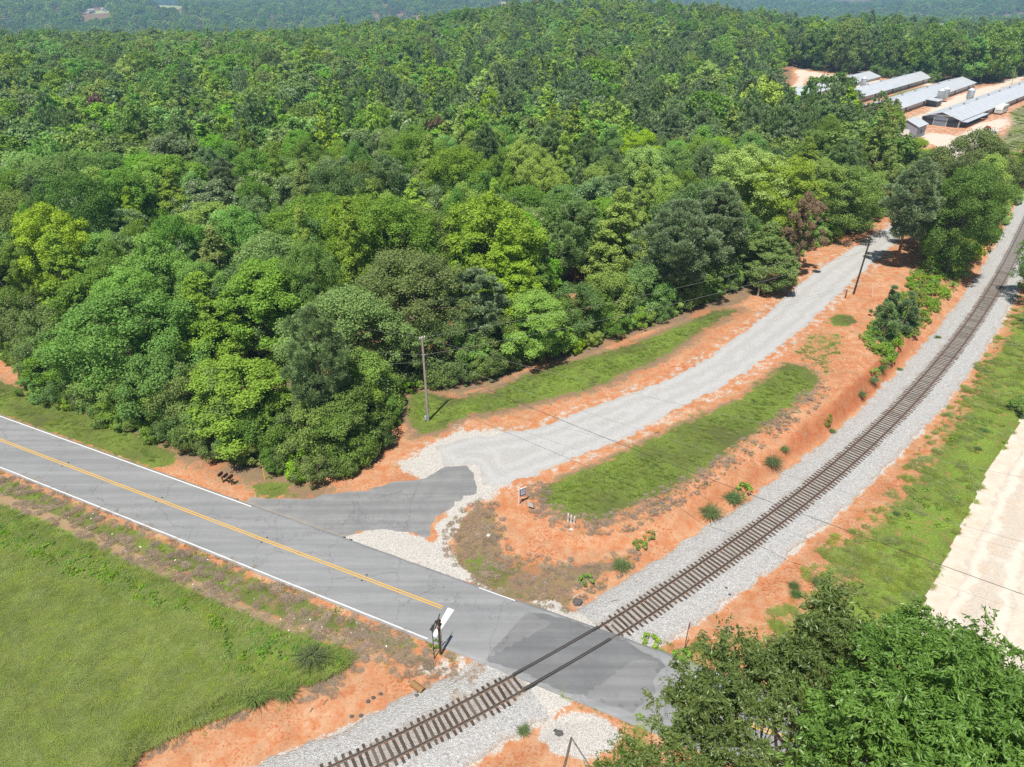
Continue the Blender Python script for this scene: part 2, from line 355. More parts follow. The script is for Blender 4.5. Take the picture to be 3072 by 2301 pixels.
A['grass_e2'] = PL([O(2195, 1245), O(2180, 1370), O(2188, 1420), O(2212, 1500), O(2290, 1560), O(2500, 1500), O(2500, 900), O(2340, 900)])
A['grass_sm'] = PL([r5(1210, 1240), r5(1330, 1240), r5(1450, 1290), r5(1560, 1320), r5(1680, 1370), r5(1760, 1440), r5(1800, 1650), r5(1700, 1660), r5(1620, 1480), r5(1560, 1400), r5(1400, 1320), r5(1280, 1290)])
A['pad'] = PL([O(1170, 1600), O(1175, 1560), O(1215, 1540), O(1270, 1540), O(1320, 1560), O(1345, 1590), O(1320, 1620), O(1260, 1640), O(1200, 1630)])
A['gravel_w'] = PL([r5(480, 940), r5(620, 960), r5(740, 1030), r5(860, 1080), r5(800, 1150), r5(640, 1180), r5(480, 1200), r5(380, 1150), r5(280, 1050), r5(380, 970)])
A['gravel_mix'] = PL([r4(900, 1050), r4(1000, 1000), r4(1150, 900), r4(1350, 800), r4(1560, 800), r4(1760, 800), r4(1760, 1180), r4(1600, 1290), r4(1470, 1330), r4(1390, 1440), r4(1290, 1440), r4(1250, 1400), r4(1100, 1180)])
A['gravel_e'] = PL([r5(1000, 640), r5(1060, 615), r5(1180, 630), r5(1260, 690), r5(1330, 740), r5(1230, 735), r5(1110, 700)])
A['ditch_green'] = PL([O(1880, 740), O(1900, 770), O(1935, 720), O(1990, 690), O(2040, 620), O(2090, 560), O(2140, 490), O(2190, 420), O(2300, 300), O(2280, 260), O(2190, 330), O(2100, 450), O(2010, 560), O(1920, 690)])
A['yard'] = PL([r1(1430, 1040), r1(1540, 960), r1(1600, 905), r1(1570, 860), r1(1500, 840), r1(1440, 800), r1(1425, 750), r1(1700, 785), r1(1820, 715), r1(1900, 680), r1(1960, 665), r1(2090, 640), r1(2105, 680), r1(2010, 730), r1(1990, 800), r1(1900, 860), r1(1850, 910), r1(1810, 975), r1(1780, 1000), r1(1640, 1040), r1(1560, 1080)])
A['lane_a'] = PL([r1(1150, 740), r1(1250, 690), r1(1440, 615), r1(1640, 505), r1(1840, 430), r1(1990, 395), r1(2150, 335), r1(2212, 320), r1(2212, 345), r1(2150, 375), r1(2000, 440), r1(1860, 500), r1(1760, 590), r1(1600, 650), r1(1380, 725), r1(1250, 800)])
A['lane_b'] = PL([r1(620, 520), r1(880, 420), r1(1050, 360), r1(1230, 358), r1(1640, 395), r1(1640, 412), r1(1400, 390), r1(1200, 385), r1(1000, 430), r1(760, 520)])
A['lane_c'] = PL([r1(440, 420), r1(500, 340), r1(470, 290), r1(490, 270), r1(530, 280), r1(700, 310), r1(860, 335), r1(840, 350), r1(700, 335), r1(570, 330), r1(545, 360), r1(520, 410)])
A['farm'] = PL([r1(430, 260), r1(700, 290), r1(1100, 330), r1(1500, 375), r1(1830, 400), r1(2100, 340), r1(2400, 310), r1(2500, 700), r1(2212, 1080), r1(1900, 1080), r1(1500, 1010), r1(1250, 860), r1(900, 560), r1(420, 500)])
A['farm_grass'] = PL([r1(1150, 500), r1(1250, 450), r1(1460, 400), r1(1560, 415), r1(1380, 470), r1(1230, 540)])
A['farm_grass2'] = PL([r1(2090, 600), r1(2212, 540), r1(2400, 520), r1(2400, 900), r1(2150, 900), r1(1960, 930), r1(1900, 960), r1(1830, 985), r1(2000, 860), r1(2030, 790), r1(2100, 700)])
A['farm_grass3'] = PL([r1(1830, 500), r1(1960, 460), r1(2060, 455), r1(2000, 480), r1(1900, 520), r1(1830, 530)])
A['farm_grass5'] = PL([r1(560, 500), r1(760, 455), r1(900, 410), r1(960, 400), r1(880, 460), r1(720, 520)])
A['farm_grass6'] = PL([r1(560, 380), r1(600, 335), r1(760, 340), r1(700, 375), r1(600, 400)])
A['farm_grass4'] = PL([r1(1250, 680), r1(1420, 600), r1(1480, 585), r1(1400, 630), r1(1260, 695)])

# ------------------------------------------------------------------ ground sheet
def axis(parts):
    out = [np.array([parts[0][0]])]
    for a, b, st in parts: out.append(np.linspace(a, b, max(2, int(round((b - a) / st)) + 1))[1:])
    return np.concatenate(out)
gx = axis([(-7000, -1500, 250), (-1500, -300, 40), (-300, -70, 5), (-70, -30, .6), (-30, 75, .36), (75, 130, .9), (130, 300, 3), (300, 1500, 40), (1500, 7000, 250)])
gy = axis([(-1500, 0, 100), (0, 20, 2), (20, 110, .36), (110, 190, .9), (190, 460, 3), (460, 2200, 25), (2200, 9000, 160)])
XX, YY = np.meshgrid(gx, gy, indexing='ij'); XX = XX.ravel(); YY = YY.ravel()
ZZ = H(XX, YY)
nx, ny = len(gx), len(gy)
SDC = {}
def sdA(k, x=None, y=None, lim=12.0):
    return sdist(XX if x is None else x, YY if y is None else y, A[k], lim)
def soft(sd, w): return np.clip(.5 + sd / (2 * w), 0, 1)
U_, V_ = road_uv(XX, YY); RDd = np.full(XX.shape, 60.0); mn = YY < 330; RDd[mn] = rail_d(XX[mn], YY[mn])
for k, dep in (('drive', .05), ('apron', .05), ('crossing', .06), ('dirt', .05)):       # the ground dips under its coverings
    ZZ = ZZ - dep * sst(.1, .6, sdA(k, lim=3))
g_grass = np.maximum.reduce([soft(sdA('lawn_n'), .9), soft(sdA('lawn_s'), .8), soft(sdA('patch1'), .8), soft(sdA('verge_n'), .8), soft(sdA('verge_n2'), 1.0), .62 * soft(sdA('patch2'), 1.3), .50 * soft(sdA('sparse'), 1.5),
    .64 * soft(sdA('verge_s'), .8), .72 * soft(sdA('grass_se'), 1.6), .7 * soft(sdA('grass_e2'), 1.5), .62 * soft(sdA('grass_sm'), .8), soft(sdA('ditch_green'), 2) * .62,
    soft(sdA('farm_grass'), 2), .8 * soft(sdA('farm_grass2'), 2), soft(sdA('farm_grass3'), 2), soft(sdA('farm_grass4'), 2), soft(sdA('farm_grass5'), 2), soft(sdA('farm_grass6'), 2)])
g_field = np.maximum(soft(sdA('field'), .7), 0)
g_bright = np.maximum.reduce([soft(sdA('weeds'), 1.4), .45 * soft(sdA('lawn_n'), 2), .55 * soft(sdA('grass_se'), 3)])
g_litter = np.maximum.reduce([soft(sdA('litter_e'), 1.2), .75 * soft(sdA('litter_rim'), .7), soft(sdA('litter_n'), 1.4), soft(sdA('edge_litter'), .9), .8 * soft(sdA('litter_sw'), 1.0), .7 * soft(sdA('verge_s'), .8), .68 * (1 - np.clip(np.abs(sdA('lawn_n')) / 2.6, 0, 1)) ** .5, .62 * (1 - np.clip(np.abs(sdA('lawn_s')) / 1.6, 0, 1)) ** .5, .66 * (1 - np.clip(np.abs(V_ - 7.5) / 4.2, 0, 1)) ** .5 * (U_ < -18)])
far = (YY > 190) | (XX < -75) | (XX > 175)
farm_in = sdA('farm', lim=40) > 0
g_litter = np.where(far & ~farm_in, 1.0, g_litter)
g_tan = soft(sdA('tan'), .6)
g_gravel = np.maximum.reduce([.40 + .5 * np.clip(sdA('drive', lim=3) / .7, -1, 1), soft(sdA('wedge'), .5), soft(sdA('pad'), .6), soft(sdA('gravel_e'), .6), .60 * soft(sdA('gravel_w'), 1.2), .80 * soft(sdA('gravel_mix'), 1.0),
    .95 * (1 - sst(2.5, 4.6, np.abs(RDd))) * (YY < 330), 0 * RDd])
g_pale = np.maximum.reduce([soft(sdA('yard', lim=20), 2), soft(sdA('lane_a', lim=20), 2), soft(sdA('lane_b', lim=20), 2), soft(sdA('lane_c', lim=20), 2), soft(sdA('dirt', lim=3) + .7, .9), .44 * soft(sdA('farm', lim=20), 3)])
ii = np.arange(nx * ny).reshape(nx, ny)
F = np.stack([ii[:-1, :-1], ii[1:, :-1], ii[1:, 1:], ii[:-1, 1:]], -1).reshape(-1, 4)

b = NB('clay_and_turf')
nA = b.noise(.9, 6, .62); nB = b.noise(5.0, 5, .65); nC = b.noise(.16, 4, .6); nF = b.noise(28, 3, .7)
jit = b.math('ADD', b.math('MULTIPLY', b.math('SUBTRACT', nA, .5), 1.1), b.math('MULTIPLY', b.math('SUBTRACT', nB, .5), .95))
def mask(name, amp=1.0, lo=.44, hi=.58):
    return b.rng(b.math('ADD', b.attr(name), b.math('MULTIPLY', jit, amp)), lo, hi)
clay = b.mix(b.rng(nC, .34, .66), (.45, .160, .062), (.48, .220, .105))
clay = b.mix(b.rng(nA, .36, .60), clay, (.51, .295, .17)); nD = b.noise(.33, 5, .7, dist=.6); clay = b.mix(b.rng(nD, .50, .66, 0, .75), clay, (.36, .215, .12)); clay = b.mix(b.rng(nD, .30, .42, .7, 0), clay, (.60, .42, .285))
clay = b.mix(b.rng(b.math('ADD', nB, b.math('MULTIPLY', nC, .5)), .78, .9), clay, (.42, .125, .048))
slope = b.rng(b.sep(b.nrm)[2], .70, .93)
clay = b.mix(b.math('MULTIPLY', b.math('SUBTRACT', 1.0, slope), b.rng(nA, .35, .6)), clay, (.42, .135, .055))
pebb = b.rng(b.voro(14, 'Distance'), .05, .16)
clay = b.mix(b.math('MULTIPLY', b.math('SUBTRACT', 1.0, pebb), b.rng(nA, .35, .6)), clay, (.50, .37, .26))
litter = b.mix(b.rng(nB, .35, .65), (.16, .10, .062), (.27, .195, .14))
litter = b.mix(b.rng(nA, .42, .66), litter, (.25, .18, .09))
litter = b.mix(b.rng(nC, .52, .66), litter, (.36, .17, .085))
col = b.mix(mask('g_litter', .8), clay, litter)
gr1 = b.mix(b.rng(nB, .34, .66), (.075, .115, .02), (.21, .27, .052))
gr1 = b.mix(b.rng(nC, .4, .62), gr1, (.10, .115, .036))
gr2 = b.mix(b.rng(nB, .34, .66), (.10, .175, .022), (.27, .38, .06))
gr = b.mix(b.rng(b.math('ADD', b.attr('g_bright'), b.math('MULTIPLY', b.math('SUBTRACT', nA, .5), .7)), .3, .7), gr1, gr2)
col = b.mix(mask('g_grass', 1.15, .42, .60), col, gr)
fld = b.mix(b.rng(nA, .3, .7), (.16, .21, .035), (.24, .285, .058))
fld = b.mix(b.rng(nC, .42, .62), fld, (.125, .215, .030))
fld = b.mix(b.rng(nB, .55, .75), fld, (.23, .21, .09))
fld = b.mix(b.rng(b.math('ADD', b.attr('g_bright'), b.math('MULTIPLY', jit, .7)), .4, .62), fld, gr2)
col = b.mix(mask('g_field', .5, .45, .55), col, fld)
tanc = b.mix(b.rng(nB, .3, .7), (.29, .195, .105), (.38, .28, .17))
col = b.mix(mask('g_tan', .8), col, tanc)
pale = b.mix(b.rng(nA, .3, .7), (.56, .47, .37), (.66, .59, .50))
col = b.mix(mask('g_pale', .5), col, pale)
st = b.voro(24, 'Color'); stv = b.sep(st)[0]
stone = b.ramp(stv, [(0, (.26, .235, .20)), (.25, (.40, .375, .335)), (.7, (.52, .50, .465)), (1, (.66, .645, .62))])
col = b.mix(mask('g_gravel', .95, .45, .54), col, stone)
shade = b.rng(nF, .25, .75, .86, 1.12)
col = b.mix(1.0, col, b.mix(0.0, (1, 1, 1), (1, 1, 1)), 'MULTIPLY')
vv = b.n('ShaderNodeHueSaturation'); b.L(col, vv.inputs['Color']); b.L(shade, vv.inputs['Value'])
hb = b.math('ADD', b.math('MULTIPLY', nB, .6), b.math('ADD', b.math('MULTIPLY', nF, .22), b.math('MULTIPLY', nA, .8)))
M_ground = b.bsdf(vv.outputs[0], .95, .12, normal=b.bump(hb, .6, .16))
gm = mesh_np('ground', np.stack([XX, YY, ZZ], 1), F, M_ground, dict(g_grass=g_grass, g_field=g_field, g_bright=g_bright, g_litter=g_litter, g_tan=g_tan, g_gravel=g_gravel, g_pale=g_pale), smooth=True)
ground = tag(link('ground', gm), 'orange clay ground with turf, leaf litter and rolling hills behind', kind='structure')

# ------------------------------------------------------------------ laid sheets: gravel drive, asphalt, dirt road, ballast
def densify(poly, step, jit, seed=0, keep=lambda p, q: False):
    out = []; n = len(poly)
    for i in range(n):
        a, c = np.asarray(poly[i], float), np.asarray(poly[(i + 1) % n], float); L = np.hypot(*(c - a)); k = max(1, int(L / step))
        for j in range(k): out.append(a + (c - a) * j / k)
    P = np.array(out); nn = (fbm(P[:, 0], P[:, 1], 1.1, 4, seed + 3) + .35 * fbm(P[:, 0], P[:, 1], .3, 2, seed)) * jit
    T_ = np.roll(P, -1, 0) - np.roll(P, 1, 0); T_ /= np.hypot(*T_.T)[:, None] + 1e-9
    return P + np.stack([-T_[:, 1], T_[:, 0]], 1) * nn[:, None]
def sheet(name, poly, off, mat, step=.3, jit=.5, grid=1.0, zf=None, seed=0):
    B = densify(poly, step, jit, seed); lo, hi = B.min(0), B.max(0)
    px, py = np.meshgrid(np.arange(lo[0], hi[0], grid), np.arange(lo[1], hi[1], grid)); px, py = px.ravel(), py.ravel()
    s = sdist(px, py, B, 1.0); k = s > grid * .4
    ins = np.stack([px[k], py[k]], 1) + (R.rand(k.sum(), 2) - .5) * grid * .3
    allp = np.concatenate([B, ins]); n = len(B)
    v, e, f, *_ = delaunay_2d_cdt([Vector(p) for p in allp], [(i, (i + 1) % n) for i in range(n)], [list(range(n))] if False else [], 0, 1e-5)
    v = np.array([(q.x, q.y) for q in v])
    f = [t for t in f if len(t) == 3]; f = np.array(f)
    cen = v[f].mean(1); keep = inside(cen[:, 0], cen[:, 1], B); f = f[keep]
    a, b_, c = v[f[:, 0]], v[f[:, 1]], v[f[:, 2]]
    flip = ((b_ - a)[:, 0] * (c - a)[:, 1] - (b_ - a)[:, 1] * (c - a)[:, 0]) < 0; f[flip] = f[flip][:, ::-1]
    z = (H(v[:, 0], v[:, 1]) if zf is None else zf(v[:, 0], v[:, 1])) + off
    ed = np.clip(sdist(v[:, 0], v[:, 1], B, 4.0), 0, 4)
    z = z - .07 * (ed < 1e-3)
    me = mesh_np(name, np.column_stack([v, z]), f, mat, dict(edge=ed), smooth=True)
    return tag(link(name, me), kind='structure')

def gravel_mat(name, c1, c2, claymix=(.49, .25, .13), wear=.6, sc=15.0, tint=(.46, .405, .335)):
    b = NB(name); ed = b.attr('edge'); n1 = b.noise(.5, 5, .6); n2 = b.noise(3.5, 5, .6); st = b.sep(b.voro(sc, 'Color'))[0]
    base = b.ramp(st, [(0, tuple(q * .55 for q in c1)), (.2, tuple(q * .85 for q in c1)), (.7, c1), (1, c2)])
    base = b.mix(b.rng(n2, .35, .7, 0, .45), base, c2)
    base = b.mix(b.rng(n1, .46, .68, 0, wear), base, tint)
    if name != 'ballast_stone':
        tr_ = b.math('SINE', b.math('ADD', b.math('MULTIPLY', ed, 3.4), b.math('MULTIPLY', n1, 7.0))); base = b.mix(b.rng(tr_, -.2, .9, 0, .16 if name == 'grey_gravel' else .4), base, tuple(q * 1.22 for q in c2)); base = b.mix(b.rng(tr_, -.9, -.2, .12, 0), base, tuple(q * .74 for q in tint))
    else: base = b.mix(b.rng(b.math('ADD', ed, b.math('MULTIPLY', n2, .5)), 2.05, 2.55, 0, .62), base, (.36, .32, .275))
    e = b.rng(b.math('ADD', ed, b.math('MULTIPLY', b.math('SUBTRACT', n2, .5), 1.1)), .0, .45, .7, 0)
    base = b.mix(e, base, claymix)
    bu = b.math('ADD', b.voro(sc, 'Distance'), b.math('MULTIPLY', n2, .5))
    return b, base, bu, n1, n2
b, c, bu, n1, n2 = gravel_mat('grey_gravel', (.42, .42, .41), (.50, .50, .49), wear=.08, sc=30.0)
M_gravel = b.bsdf(c, .95, .15, normal=b.bump(bu, .5, .05))
b, c, bu, n1, n2 = gravel_mat('sandy_road', (.53, .47, .385), (.62, .575, .50), claymix=(.50, .44, .33), wear=.45, sc=26.0, tint=(.57, .43, .32))
M_dirt = b.bsdf(c, .95, .12, normal=b.bump(bu, .3, .04))
b, c, bu, n1, n2 = gravel_mat('ballast_stone', (.46, .455, .44), (.66, .655, .64), claymix=(.45, .33, .23), wear=.12, sc=13.0)
M_ballast = b.bsdf(c, .9, .2, normal=b.bump(bu, 1.0, .09))
sheet('gravel_drive', A['drive'], .035, M_gravel, .35, .8, 1.1)['label'] = 'pale grey gravel drive curving away beside the wood'
sheet('dirt_road', A['dirt'], .03, M_dirt, .4, .7, 1.2, seed=4)['label'] = 'pale sandy dirt road at the right'

def asphalt(name, col, dark, cracks=.75, dust=.0, sc=.22):
    b = NB(name); n1 = b.noise(sc, 5, .6); n2 = b.noise(2.2, 5, .65); n3 = b.noise(45, 2, .6)
    c = b.mix(b.rng(n1, .35, .65), col, dark); c = b.mix(b.rng(n2, .35, .75, 0, .35), c, tuple(q * 1.22 for q in col))
    wv = b.map((1, 1, 1), (0, 0, -_ra)); w = b.sep(wv)                       # streaks along the wheel tracks
    st = b.noise(1.0, 3, .5, vec=b.map((.045, 1.15, 1), (0, 0, -_ra)))
    c = b.mix(b.rng(st, .36, .64, 0, .55), c, tuple(q * .74 for q in dark))
    spk = b.rng(n3, .30, .72, .82, 1.15); hs = b.n('ShaderNodeHueSaturation'); b.L(c, hs.inputs['Color']); b.L(spk, hs.inputs['Value']); c = hs.outputs[0]
    wob = b.n('ShaderNodeVectorMath'); wob.operation = 'ADD'; nn = b.n('ShaderNodeVectorMath'); nn.operation = 'SCALE'; nn.inputs['Scale'].default_value = .9
    b.L(b.noise(1.3, 4, .6, col=True), nn.inputs[0]); b.L(b.pos, wob.inputs[0]); b.L(nn.outputs[0], wob.inputs[1])
    cr = b.voro(.22, 'Distance', vec=wob.outputs[0], feature='DISTANCE_TO_EDGE')
    crm = b.math('MULTIPLY', b.rng(cr, .001, .004, .8, 0), b.math('MULTIPLY', b.rng(b.noise(.6, 2), .50, .62), cracks * .8))
    wob2 = b.map((.30, .16, 1), (0, 0, -_ra + 1.35), vec=wob.outputs[0])
    cr2 = b.voro(.62, 'Distance', vec=wob2, feature='DISTANCE_TO_EDGE')
    crm = b.math('MAXIMUM', crm, b.math('MULTIPLY', b.rng(cr2, .002, .008, .8, 0), cracks))
    c = b.mix(b.math('MULTIPLY', crm, .55), c, (.07, .07, .07))
    if dust:
        e = b.rng(b.math('ADD', b.attr('edge'), b.math('MULTIPLY', b.math('SUBTRACT', n2, .5), 1.6)), .0, .55, dust, 0)
        c = b.mix(e, c, (.33, .28, .225))
    return b.bsdf(c, .9, .25, normal=b.bump(b.math('SUBTRACT', n3, b.math('MULTIPLY', crm, 2.0)), .35, .02))
M_road = asphalt('worn_asphalt', (.285, .290, .293), (.245, .251, .256))
M_apron = asphalt('cracked_asphalt', (.265, .267, .265), (.20, .204, .207), .9, .6, .5)
M_patch = asphalt('patch_asphalt', (.235, .238, .24), (.195, .198, .202),   .1, .0, .4)
M_cross = asphalt('newer_asphalt', (.190, .194, .197), (.155, .159, .163), .1, .0, .4)
sheet('asphalt_apron', A['apron'], .03, M_apron, .3, .45, 1.0, zf=lambda x, y: np.maximum(H(x, y), -.02), seed=2)['label'] = 'cracked grey asphalt apron where the drive meets the road'

# road strip with a ragged edge; slightly crowned, rising to rail level at the crossing
def road_z(u, v, x, y):
    return   .03 + .085 * (1 - sst(2.5, 9.0, np.abs(rail_d(x, y)))) + .025 * (1 - np.clip(np.abs(v) / 3.6, 0, 1))
us = np.concatenate([np.arange(-230, -70, 4.0), np.arange(-70, 45, .35), np.arange(45, 140, 3.0)])
vs = np.array([-1, -.985, -.9, -.7, -.45, -.2, 0, .2, .45, .7, .9, .985, 1])
UU, VV = np.meshgrid(us, vs, indexing='ij')
hw = 3.58 + .10 * fbm(UU * 1.0, VV * 0 + 5, .8, 3) + .10 * fbm(UU, VV * 0 + np.sign(VV) * 9, 5, 2)
VVm = VV * hw
RX = RD0[0] + RU[0] * UU + RV[0] * VVm; RY = RD0[1] + RU[1] * UU + RV[1] * VVm
RZ = road_z(UU, VVm, RX, RY); RZ = np.where(np.abs(VV) > .99, -.05, RZ)
ri = np.arange(UU.size).reshape(UU.shape)
RF = np.stack([ri[:-1, :-1], ri[1:, :-1], ri[1:, 1:], ri[:-1, 1:]], -1).reshape(-1, 4)
road = tag(link('road', mesh_np('road', np.stack([RX.ravel(), RY.ravel(), RZ.ravel()], 1), RF, M_road, dict(edge=np.full(UU.size, 4.0)), True)), 'grey two-lane asphalt road with hairline cracks', kind='structure')

def paint_mat(name, col, wear):
    b = NB(name); n = b.noise(7, 5, .75); n2 = b.noise(.6, 3)
    w = b.rng(b.math('ADD', n, b.math('MULTIPLY', n2, .4)), wear, wear + .10)
    c = b.mix(b.math('SUBTRACT', 1.0, w), tuple(col), (.27, .27, .27)) if False else b.mix(w, tuple(col), (.30, .30, .29))
    return b.bsdf(c, .8, .25)
M_yel = paint_mat('yellow_paint', (.62, .37, .06), .76); M_wht = paint_mat('white_paint', (.64, .64, .62), .80); M_wht2 = paint_mat('fresh_white_paint', (.68, .68, .66), .9)
def stripe(name, u0, u1, v, w, mat, wob=0.0, label=None, dz=.012):
    n = max(2, int((u1 - u0) / .5)); u = np.linspace(u0, u1, n); c_ = v + wob * fbm(u, u * 0, 1.2, 3)
    P = []
    for s in (-1, 1):
        vv_ = c_ + s * w / 2; x = RD0[0] + RU[0] * u + RV[0] * vv_; y = RD0[1] + RU[1] * u + RV[1] * vv_
        P.append(np.stack([x, y, road_z(u, vv_, x, y) + dz], 1))
    V = np.concatenate(P); F_ = np.array([(i, i + 1, n + i + 1, n + i) for i in range(n - 1)])
    o = link(name, mesh_np(name, V, F_, mat, None, True)); o['kind'] = 'structure'
    if label: o['label'] = label
    return o
UE = float(road_uv(*G(*S_(1327, 1824)))[0])
stripe('yellow_line', -200, UE, .12, .12, M_yel, label='yellow centre line on the wood side'); stripe('yellow_line', -200, UE, -.12, .12, M_yel, .01, label='yellow centre line on the field side')
stripe('white_edge_line', -200, float(road_uv(*G(*S_(761.7, 1514.2)))[0]), 3.28, .13, M_wht2, label='white edge line below the wood')
stripe('white_edge_line', float(road_uv(*G(*S_(1433, 1768)))[0]), float(road_uv(*G(*S_(1542, 1809)))[0]), 3.36, .11, M_wht, .03, label='short white edge line before the crossing')
stripe('white_edge_line', -200, float(road_uv(*G(*S_(1290, 1908)))[0]), -3.36, .13, M_wht, .05, label='worn white edge line along the field')
def quad_mark(name, pts, mat, label, dz=.016):
    V = []
    for p in pts:
        q = G(*p); u_, v_ = road_uv(*q); V.append((q[0], q[1], float(road_z(u_, v_, np.array([q[0]]), np.array([q[1]]))[0]) + dz))
    o = link(name, mesh_np(name, V, [(0, 1, 2, 3)], mat)); o['label'] = label; o['kind'] = 'structure'; return o
quad_mark('stop_line', [S_(1296, 1908), S_(1308, 1914), S_(1363, 1831), S_(1344, 1824)], M_wht2, 'white stop line before the railway crossing')
us2 = [(2091, 2021), (2104, 2026), (2060, 2116), (2046, 2110)]
quad_mark('stop_line', [S_(*p) for p in us2], M_wht2, 'white stop line past the crossing under the tree')
U2 = float(road_uv(*G(*S_(2150, 2140)))[0])
stripe('yellow_line', U2, 130, .12, .12, M_yel, label='yellow centre line past the crossing, wood side'); stripe('yellow_line', U2, 130, -.12, .12, M_yel, label='yellow centre line past the crossing, field side')
stripe('white_edge_line', U2 - 1, 130, 3.28, .13, M_wht, label='white edge line past the crossing, far side'); stripe('white_edge_line', U2, 130, -3.3, .13, M_wht, .03, label='white edge line past the crossing, near side')
# newer asphalt laid over the crossing
def zc(x, y):
    u_, v_ = road_uv(x, y); return np.maximum(road_z(u_, np.clip(v_, -3.6, 3.6), x, y), .03)
sheet('crossing_pavement', A['crossing'], .045, M_cross, .3, .25, .45, zf=zc, seed=9)['label'] = 'darker newer asphalt laid over the railway crossing'
for k, pp in enumerate(([r5(1000, 690), r5(1190, 780), r5(800, 985), r5(722, 1000), r5(860, 850)], [r5(1690, 960), r5(1850, 1010), r5(1780, 1130), r5(1800, 1200), r5(1650, 1330), r5(1500, 1280), r5(1310, 1225), r5(1500, 1080)])):
    o = sheet('asphalt_patch', [G(*p) for p in pp], .062, M_patch, .3, .12, .45, zf=zc, seed=20 + k); o['label'] = ('lighter asphalt patch on the near side of the crossing', 'lighter asphalt patch on the far side of the crossing')[k]

# ballast bed following the track
ss = np.arange(0, CLS[-1], .5)
ww = np.array([-1, -.93, -.8, -.62, -.45, -.2, .2, .45, .62, .8, .93, 1.0])
rx, ry, tx, ty = rail_at(ss)
def ballast(name, k, label):
    S2, W2 = np.meshgrid(ss[k], ww, indexing='ij'); x0, y0, t0, t1 = [np.interp(S2, ss, q) for q in (rx, ry, tx, ty)]
    wn_ = 3.5 + 1.2 * fbm(S2, W2 * 0, 5, 4) + .9 * fbm(S2, W2 * 0, .9, 3) + np.where(W2 > 0, .5 * sst(25, 60, S2) + .0, .1)
    d = W2 * wn_; x = x0 - t1 * d; y = y0 + t0 * d
    z = -.045 - .40 * sst(1.55, 4.0, np.abs(d)) + .03 * fbm(x, y, .4, 3)
    zg = H(x, y) + .05; z = np.maximum(z, zg) * (np.abs(W2) < .99) + (zg - .12) * (np.abs(W2) >= .99)
    i_ = np.arange(S2.size).reshape(S2.shape); F_ = np.stack([i_[:-1, :-1], i_[1:, :-1], i_[1:, 1:], i_[:-1, 1:]], -1).reshape(-1, 4)
    me = mesh_np(name, np.stack([x.ravel(), y.ravel(), z.ravel()], 1), F_, M_ballast, dict(edge=(wn_ * (1 - np.abs(W2))).ravel() * .8), True)
    return tag(link(name, me), label, kind='structure')
ur, vr = road_uv(rx, ry)
near_k = np.where((vr < -3.2))[0]; far_k = np.where((vr > 3.2))[0]
ballast('ballast', near_k, 'white stone ballast under the track on the near side of the road'); ballast('ballast', far_k, 'white stone ballast under the track beyond the road')

# ------------------------------------------------------------------ foliage
def leaf_mat(name, c_dark, c_light, trans=.28, rough=.55, spec=.35, var=.24, hue=.028, sheen=None):
    b = NB(name); t = b.attr('tone'); r = b.rand()
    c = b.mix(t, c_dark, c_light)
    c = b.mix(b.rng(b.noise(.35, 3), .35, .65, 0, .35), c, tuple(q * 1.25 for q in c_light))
    h = b.rng(r, 0, 1, .5 - hue, .5 + hue * .6); v = b.rng(b.math('FRACT', b.math('MULTIPLY', r, 7.31)), 0, 1, 1 - var, 1 + var)
    s = b.rng(b.math('FRACT', b.math('MULTIPLY', r, 3.77)), 0, 1, .82, 1.08)
    c = b.hsv(c, h, s, v)
    p = b.n('ShaderNodeBsdfPrincipled'); b.L(c, p.inputs['Base Color']); p.inputs['Roughness'].default_value = rough; p.inputs['Specular IOR Level'].default_value = spec
    tr = b.n('ShaderNodeBsdfTranslucent'); b.L(b.hsv(c, .485, 1.1, 1.5), tr.inputs[0])
    mx = b.n('ShaderNodeMixShader'); mx.inputs[0].default_value = trans
    b.L(p.outputs[0], mx.inputs[1]); b.L(tr.outputs[0], mx.inputs[2]); b.L(mx.outputs[0], b.out.inputs[0])
    return b.m
def bark_mat(name, c1, c2):
    b = NB(name); n = b.noise(9, 5, .65, vec=b.map((1, 1, .25)))
    return b.bsdf(b.mix(b.rng(n, .35, .65), c1, c2), .95, .15, normal=b.bump(n, .6, .04))
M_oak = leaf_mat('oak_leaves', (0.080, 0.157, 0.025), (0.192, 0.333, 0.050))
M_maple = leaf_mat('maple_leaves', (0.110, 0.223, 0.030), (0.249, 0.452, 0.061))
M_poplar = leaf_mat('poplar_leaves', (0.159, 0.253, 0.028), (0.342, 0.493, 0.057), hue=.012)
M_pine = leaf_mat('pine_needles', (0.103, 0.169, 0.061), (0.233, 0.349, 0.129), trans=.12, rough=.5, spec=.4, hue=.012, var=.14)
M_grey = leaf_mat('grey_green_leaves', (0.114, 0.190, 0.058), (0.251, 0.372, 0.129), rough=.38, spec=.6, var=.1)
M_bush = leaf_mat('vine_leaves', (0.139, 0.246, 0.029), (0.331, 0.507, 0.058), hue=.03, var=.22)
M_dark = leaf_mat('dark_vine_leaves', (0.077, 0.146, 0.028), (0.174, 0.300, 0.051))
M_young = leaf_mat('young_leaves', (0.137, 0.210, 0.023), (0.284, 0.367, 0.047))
M_brown = leaf_mat('withered_leaves', (.16, .10, .05), (.30, .20, .11))
M_bark = bark_mat('grey_brown_bark', (.13, .10, .075), (.24, .20, .155)); M_pbark = bark_mat('pine_bark', (.10, .065, .045), (.20, .13, .09)); M_dead = bark_mat('dead_wood', (.42, .39, .35), (.62, .59, .54))

